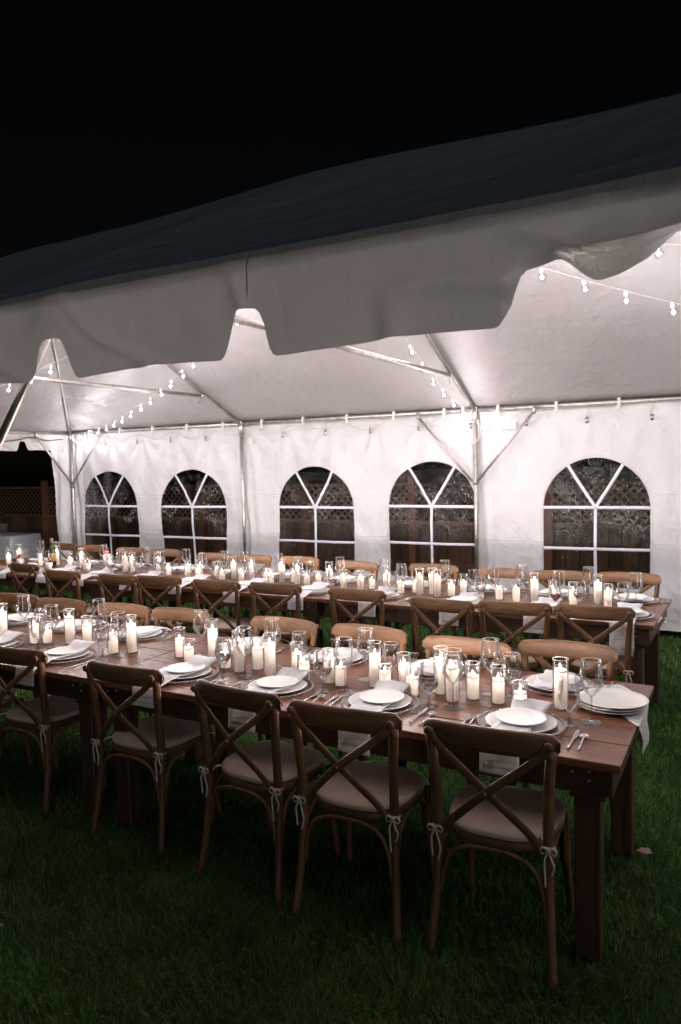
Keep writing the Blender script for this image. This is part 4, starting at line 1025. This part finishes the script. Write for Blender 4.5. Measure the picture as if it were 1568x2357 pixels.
# stack of plates on the lace runner at the table end
for k in range(3):
    o = tag(link('stoneware_plate', stk_me), ['lowest', 'middle', 'topmost'][k] + ' plain plate of the stack on the lace cloth at the right table corner', 'plate', 'three stacked stoneware plates')
    o.location = (-.500 + .004 * k, 3.205 - .003 * k, TT + .004 + .0125 * k)
def lace():
    g_ = G(); a = Vector((-.63, 3.47)); nU, nV = 60, 26
    # strip from near the far plates, across the corner and over the right edge
    path = bez([(-.60, 3.52, 0), (-.545, 3.40, 0), (-.50, 3.24, 0), (-.43, 3.15, 0), (-.376, 3.10, 0)], 6)
    pts = []
    # parametrise: along s in metres, towards the table edge then downwards
    p0 = Vector((-.585, 3.50)); dr = Vector((.40, -.62)).normalized(); side = Vector((dr.y, -dr.x))
    for i in range(nU + 1):
        s_ = .53 * i / nU
        for j in range(nV + 1):
            w_ = (-.5 + j / nV) * (.17 + .02 * s_) + .012 * nz(s_, j * .05, 2, 6) * (1 if j in (0, nV) else 0)
            p_ = p0 + dr * s_ + side * w_
            over = p_.x - (X1 + .003)
            if over > 0:
                z = TT + .003 - over * .95 - .002 ; x = X1 + .006 + .016 * math.sin(over * 9) + .010 * math.sin(p_.y * 38) * min(1, over * 8); y = p_.y
                if over < .01: z = TT + .003
            else: x, y, z = p_.x, p_.y, TT + .0022 + .0012 * abs(nz(p_.x, p_.y, 1, 25))
            g_.v.append((x, y, z))
    for i in range(nU):
        for j in range(nV): q = i * (nV + 1) + j; g_.f.append((q, q + nV + 1, q + nV + 2, q + 1))
    o = g_.obj('lace_runner', 'lace'); md = o.modifiers.new('s', 'SOLIDIFY'); md.thickness = .0012
    tag(o, 'grey white lace runner hanging off the right corner of the front table', 'table runner')
lace()

# flower cups and the wine bottle on the back table
def flower_cup(x, y, z, h, tilt, kind, label):
    t_ = thing('flower_cup', label, 'flower cup', (x, y, z), 0, 'white cups of flowers on the back table')
    o = G().lathe([(.0001, .0), (.026, .0), (.030, h * .5), (.038, h), (.0365, h), (.029, h * .5), (.024, .004)], 24).obj('cup', 'cup', t_)
    r_ = random.Random(int(x * 100))
    for k in range(11):
        a = r_.uniform(0, 6.28); rr_ = r_.uniform(0, .034); zc = h + r_.uniform(.004, .045)
        mt = kind[k % len(kind)]; g_ = G(); c = (rr_ * math.cos(a), rr_ * math.sin(a), zc)
        if mt == 'leaf_dark':
            d = Vector((math.cos(a), math.sin(a), .8)).normalized() * .04; p_ = Vector(c); s_ = d.cross(Vector((0, 0, 1))).normalized() * .011
            g_.add([p_ - d * .3, p_ + s_ + d * .2, p_ + d, p_ - s_ + d * .2, p_ + d * .3 + Vector((0, 0, .004))], [(0, 1, 4), (1, 2, 4), (2, 3, 4), (3, 0, 4)])
            nm = 'leaf'
        else:
            nm = 'blossom'
            for q in range(6):
                th = q * PI / 3 + a; g_.ball((c[0] + .008 * math.cos(th), c[1] + .008 * math.sin(th), c[2] + .002 * (q % 2)), .0085, 6, 5, (1, 1, .7))
            g_.ball(c, .007, 6, 5)
        g_.obj(nm, mt, t_)
    return t_
flower_cup(-5.90, 5.62, TT + .0, .11, 0, ['petal_red', 'petal_pink', 'petal_pink'], 'white cup of red and pink blossoms, rightmost of the flower cups')
flower_cup(-5.86, 5.30, TT + .0, .10, .3, ['leaf_dark', 'leaf_dark', 'petal_pink'], 'white cup with dark dried flowers near the table front edge')
flower_cup(-6.42, 5.30, TT + .0, .085, 0, ['petal_pink', 'leaf_dark', 'leaf_dark'], 'white cup of pink and dark flowers in front of the wine bottle')
flower_cup(-7.05, 5.44, TT + .0, .085, 0, ['petal_red', 'petal_red', 'leaf_dark'], 'white cup of red flowers, leftmost on the back table')
flower_cup(-6.25, 5.93, TT + .0, .10, 0, ['petal_red', 'petal_pink'], 'white cup with red blossoms half hidden behind the tall wine glass')
bt = thing('wine_bottle', 'dark green wine bottle with a yellow label at the left of the back table', 'bottle', (-6.66, 5.55, TT))
G().lathe([(.0001, .0), (.036, .0), (.0375, .004), (.0375, .19), (.034, .212), (.018, .238), (.0145, .25), (.0145, .298), (.0165, .300), (.0165, .312), (.0001, .312)], 28).obj('body', 'bottle', bt)
G().lathe([(.0381, .06), (.0381, .15)], 28).obj('label', 'label', bt)
G().lathe([(.0152, .262), (.0152, .296), (.0170, .299), (.0170, .313), (.0001, .3135)], 20).obj('foil', 'leaf_dark', bt)

# white clothed side table outside the tent at left, and the pot on the fence side
def clothed(x, y, wx, wy, h):
    t_ = thing('side_table', 'small table under a white cloth outside the left end of the tent', 'table', (x, y, 0))
    G().box(-wx / 2 + .02, wx / 2 - .02, -wy / 2 + .02, wy / 2 - .02, h - .03, h - .004, .003).obj('tabletop', 'table', t_, False)
    for sx in (-1, 1):
        for sy in (-1, 1): G().box(sx * (wx / 2 - .08) - .02, sx * (wx / 2 - .08) + .02, sy * (wy / 2 - .08) - .02, sy * (wy / 2 - .08) + .02, 0, h - .031, .003).obj('leg', 'table', t_, False)
    g_ = G(); n_ = 120; lv = [(0, h), (.9, h), (.985, h - .0005), (1.0, h - .006), (1.005, h - .03), (1.03, h - .3), (1.05, .04)]
    for s_, z in lv:
        for i in range(n_):
            a = 2 * PI * i / n_; ca, sa = math.cos(a), math.sin(a); e = .18
            px_ = (abs(ca) ** e) * (1 if ca > 0 else -1); py_ = (abs(sa) ** e) * (1 if sa > 0 else -1)
            fl = 1 + (.035 * math.sin(a * 16) * max(0, (h - z) / h) if s_ >= 1 else 0)
            g_.v.append((px_ * wx / 2 * max(s_, .001) * fl, py_ * wy / 2 * max(s_, .001) * fl, z))
    for q in range(len(lv) - 1):
        for i in range(n_): j = (i + 1) % n_; g_.f.append((q * n_ + i, q * n_ + j, (q + 1) * n_ + j, (q + 1) * n_ + i))
    o = tag(g_.obj('tablecloth', 'napkin'), 'white cloth falling to the grass over the outside side table', 'tablecloth'); o.location = (x, y, 0)
clothed(-10.95, 8.25, .95, .6, .76)
pt = thing('potted_plant', 'dim potted plant against the fence at the far left', 'plant', (-11.35, 8.45, .761))
G().lathe([(.0001, 0), (.06, 0), (.085, .14), (.09, .15), (.08, .15), (.0001, .13)], 20).obj('pot', 'pot', pt)
pl = G(); r_ = random.Random(2)
for k in range(60):
    a = r_.uniform(0, 6.28); r0 = r_.uniform(0, .12); p_ = Vector((r0 * math.cos(a), r0 * math.sin(a), .16 + r_.uniform(0, .20))); d = Vector((math.cos(a), math.sin(a), r_.uniform(.2, 1))).normalized() * .06; s_ = d.cross(Vector((0, 0, 1))).normalized() * .02
    pl.add([p_ - d * .5, p_ + s_, p_ + d, p_ - s_], [(0, 1, 2, 3)])
o = pl.obj('foliage', 'leaf_dark', pt); o['kind'] = 'stuff'
# fallen leaf by the far table leg
lf = G(); lf.add([(-.03, 0, .002), (-.01, .018, .012), (.025, .012, .02), (.04, -.004, .008), (.01, -.018, .004), (0, 0, .016)], [(0, 5, 1), (1, 5, 2), (2, 5, 3), (3, 5, 4), (4, 5, 0)])
o = tag(lf.obj('fallen_leaf', 'dryleaf'), 'small pinkish dry leaf lying on the grass beside the front table leg', 'leaf'); o.location = (-.404, 3.46, .035)
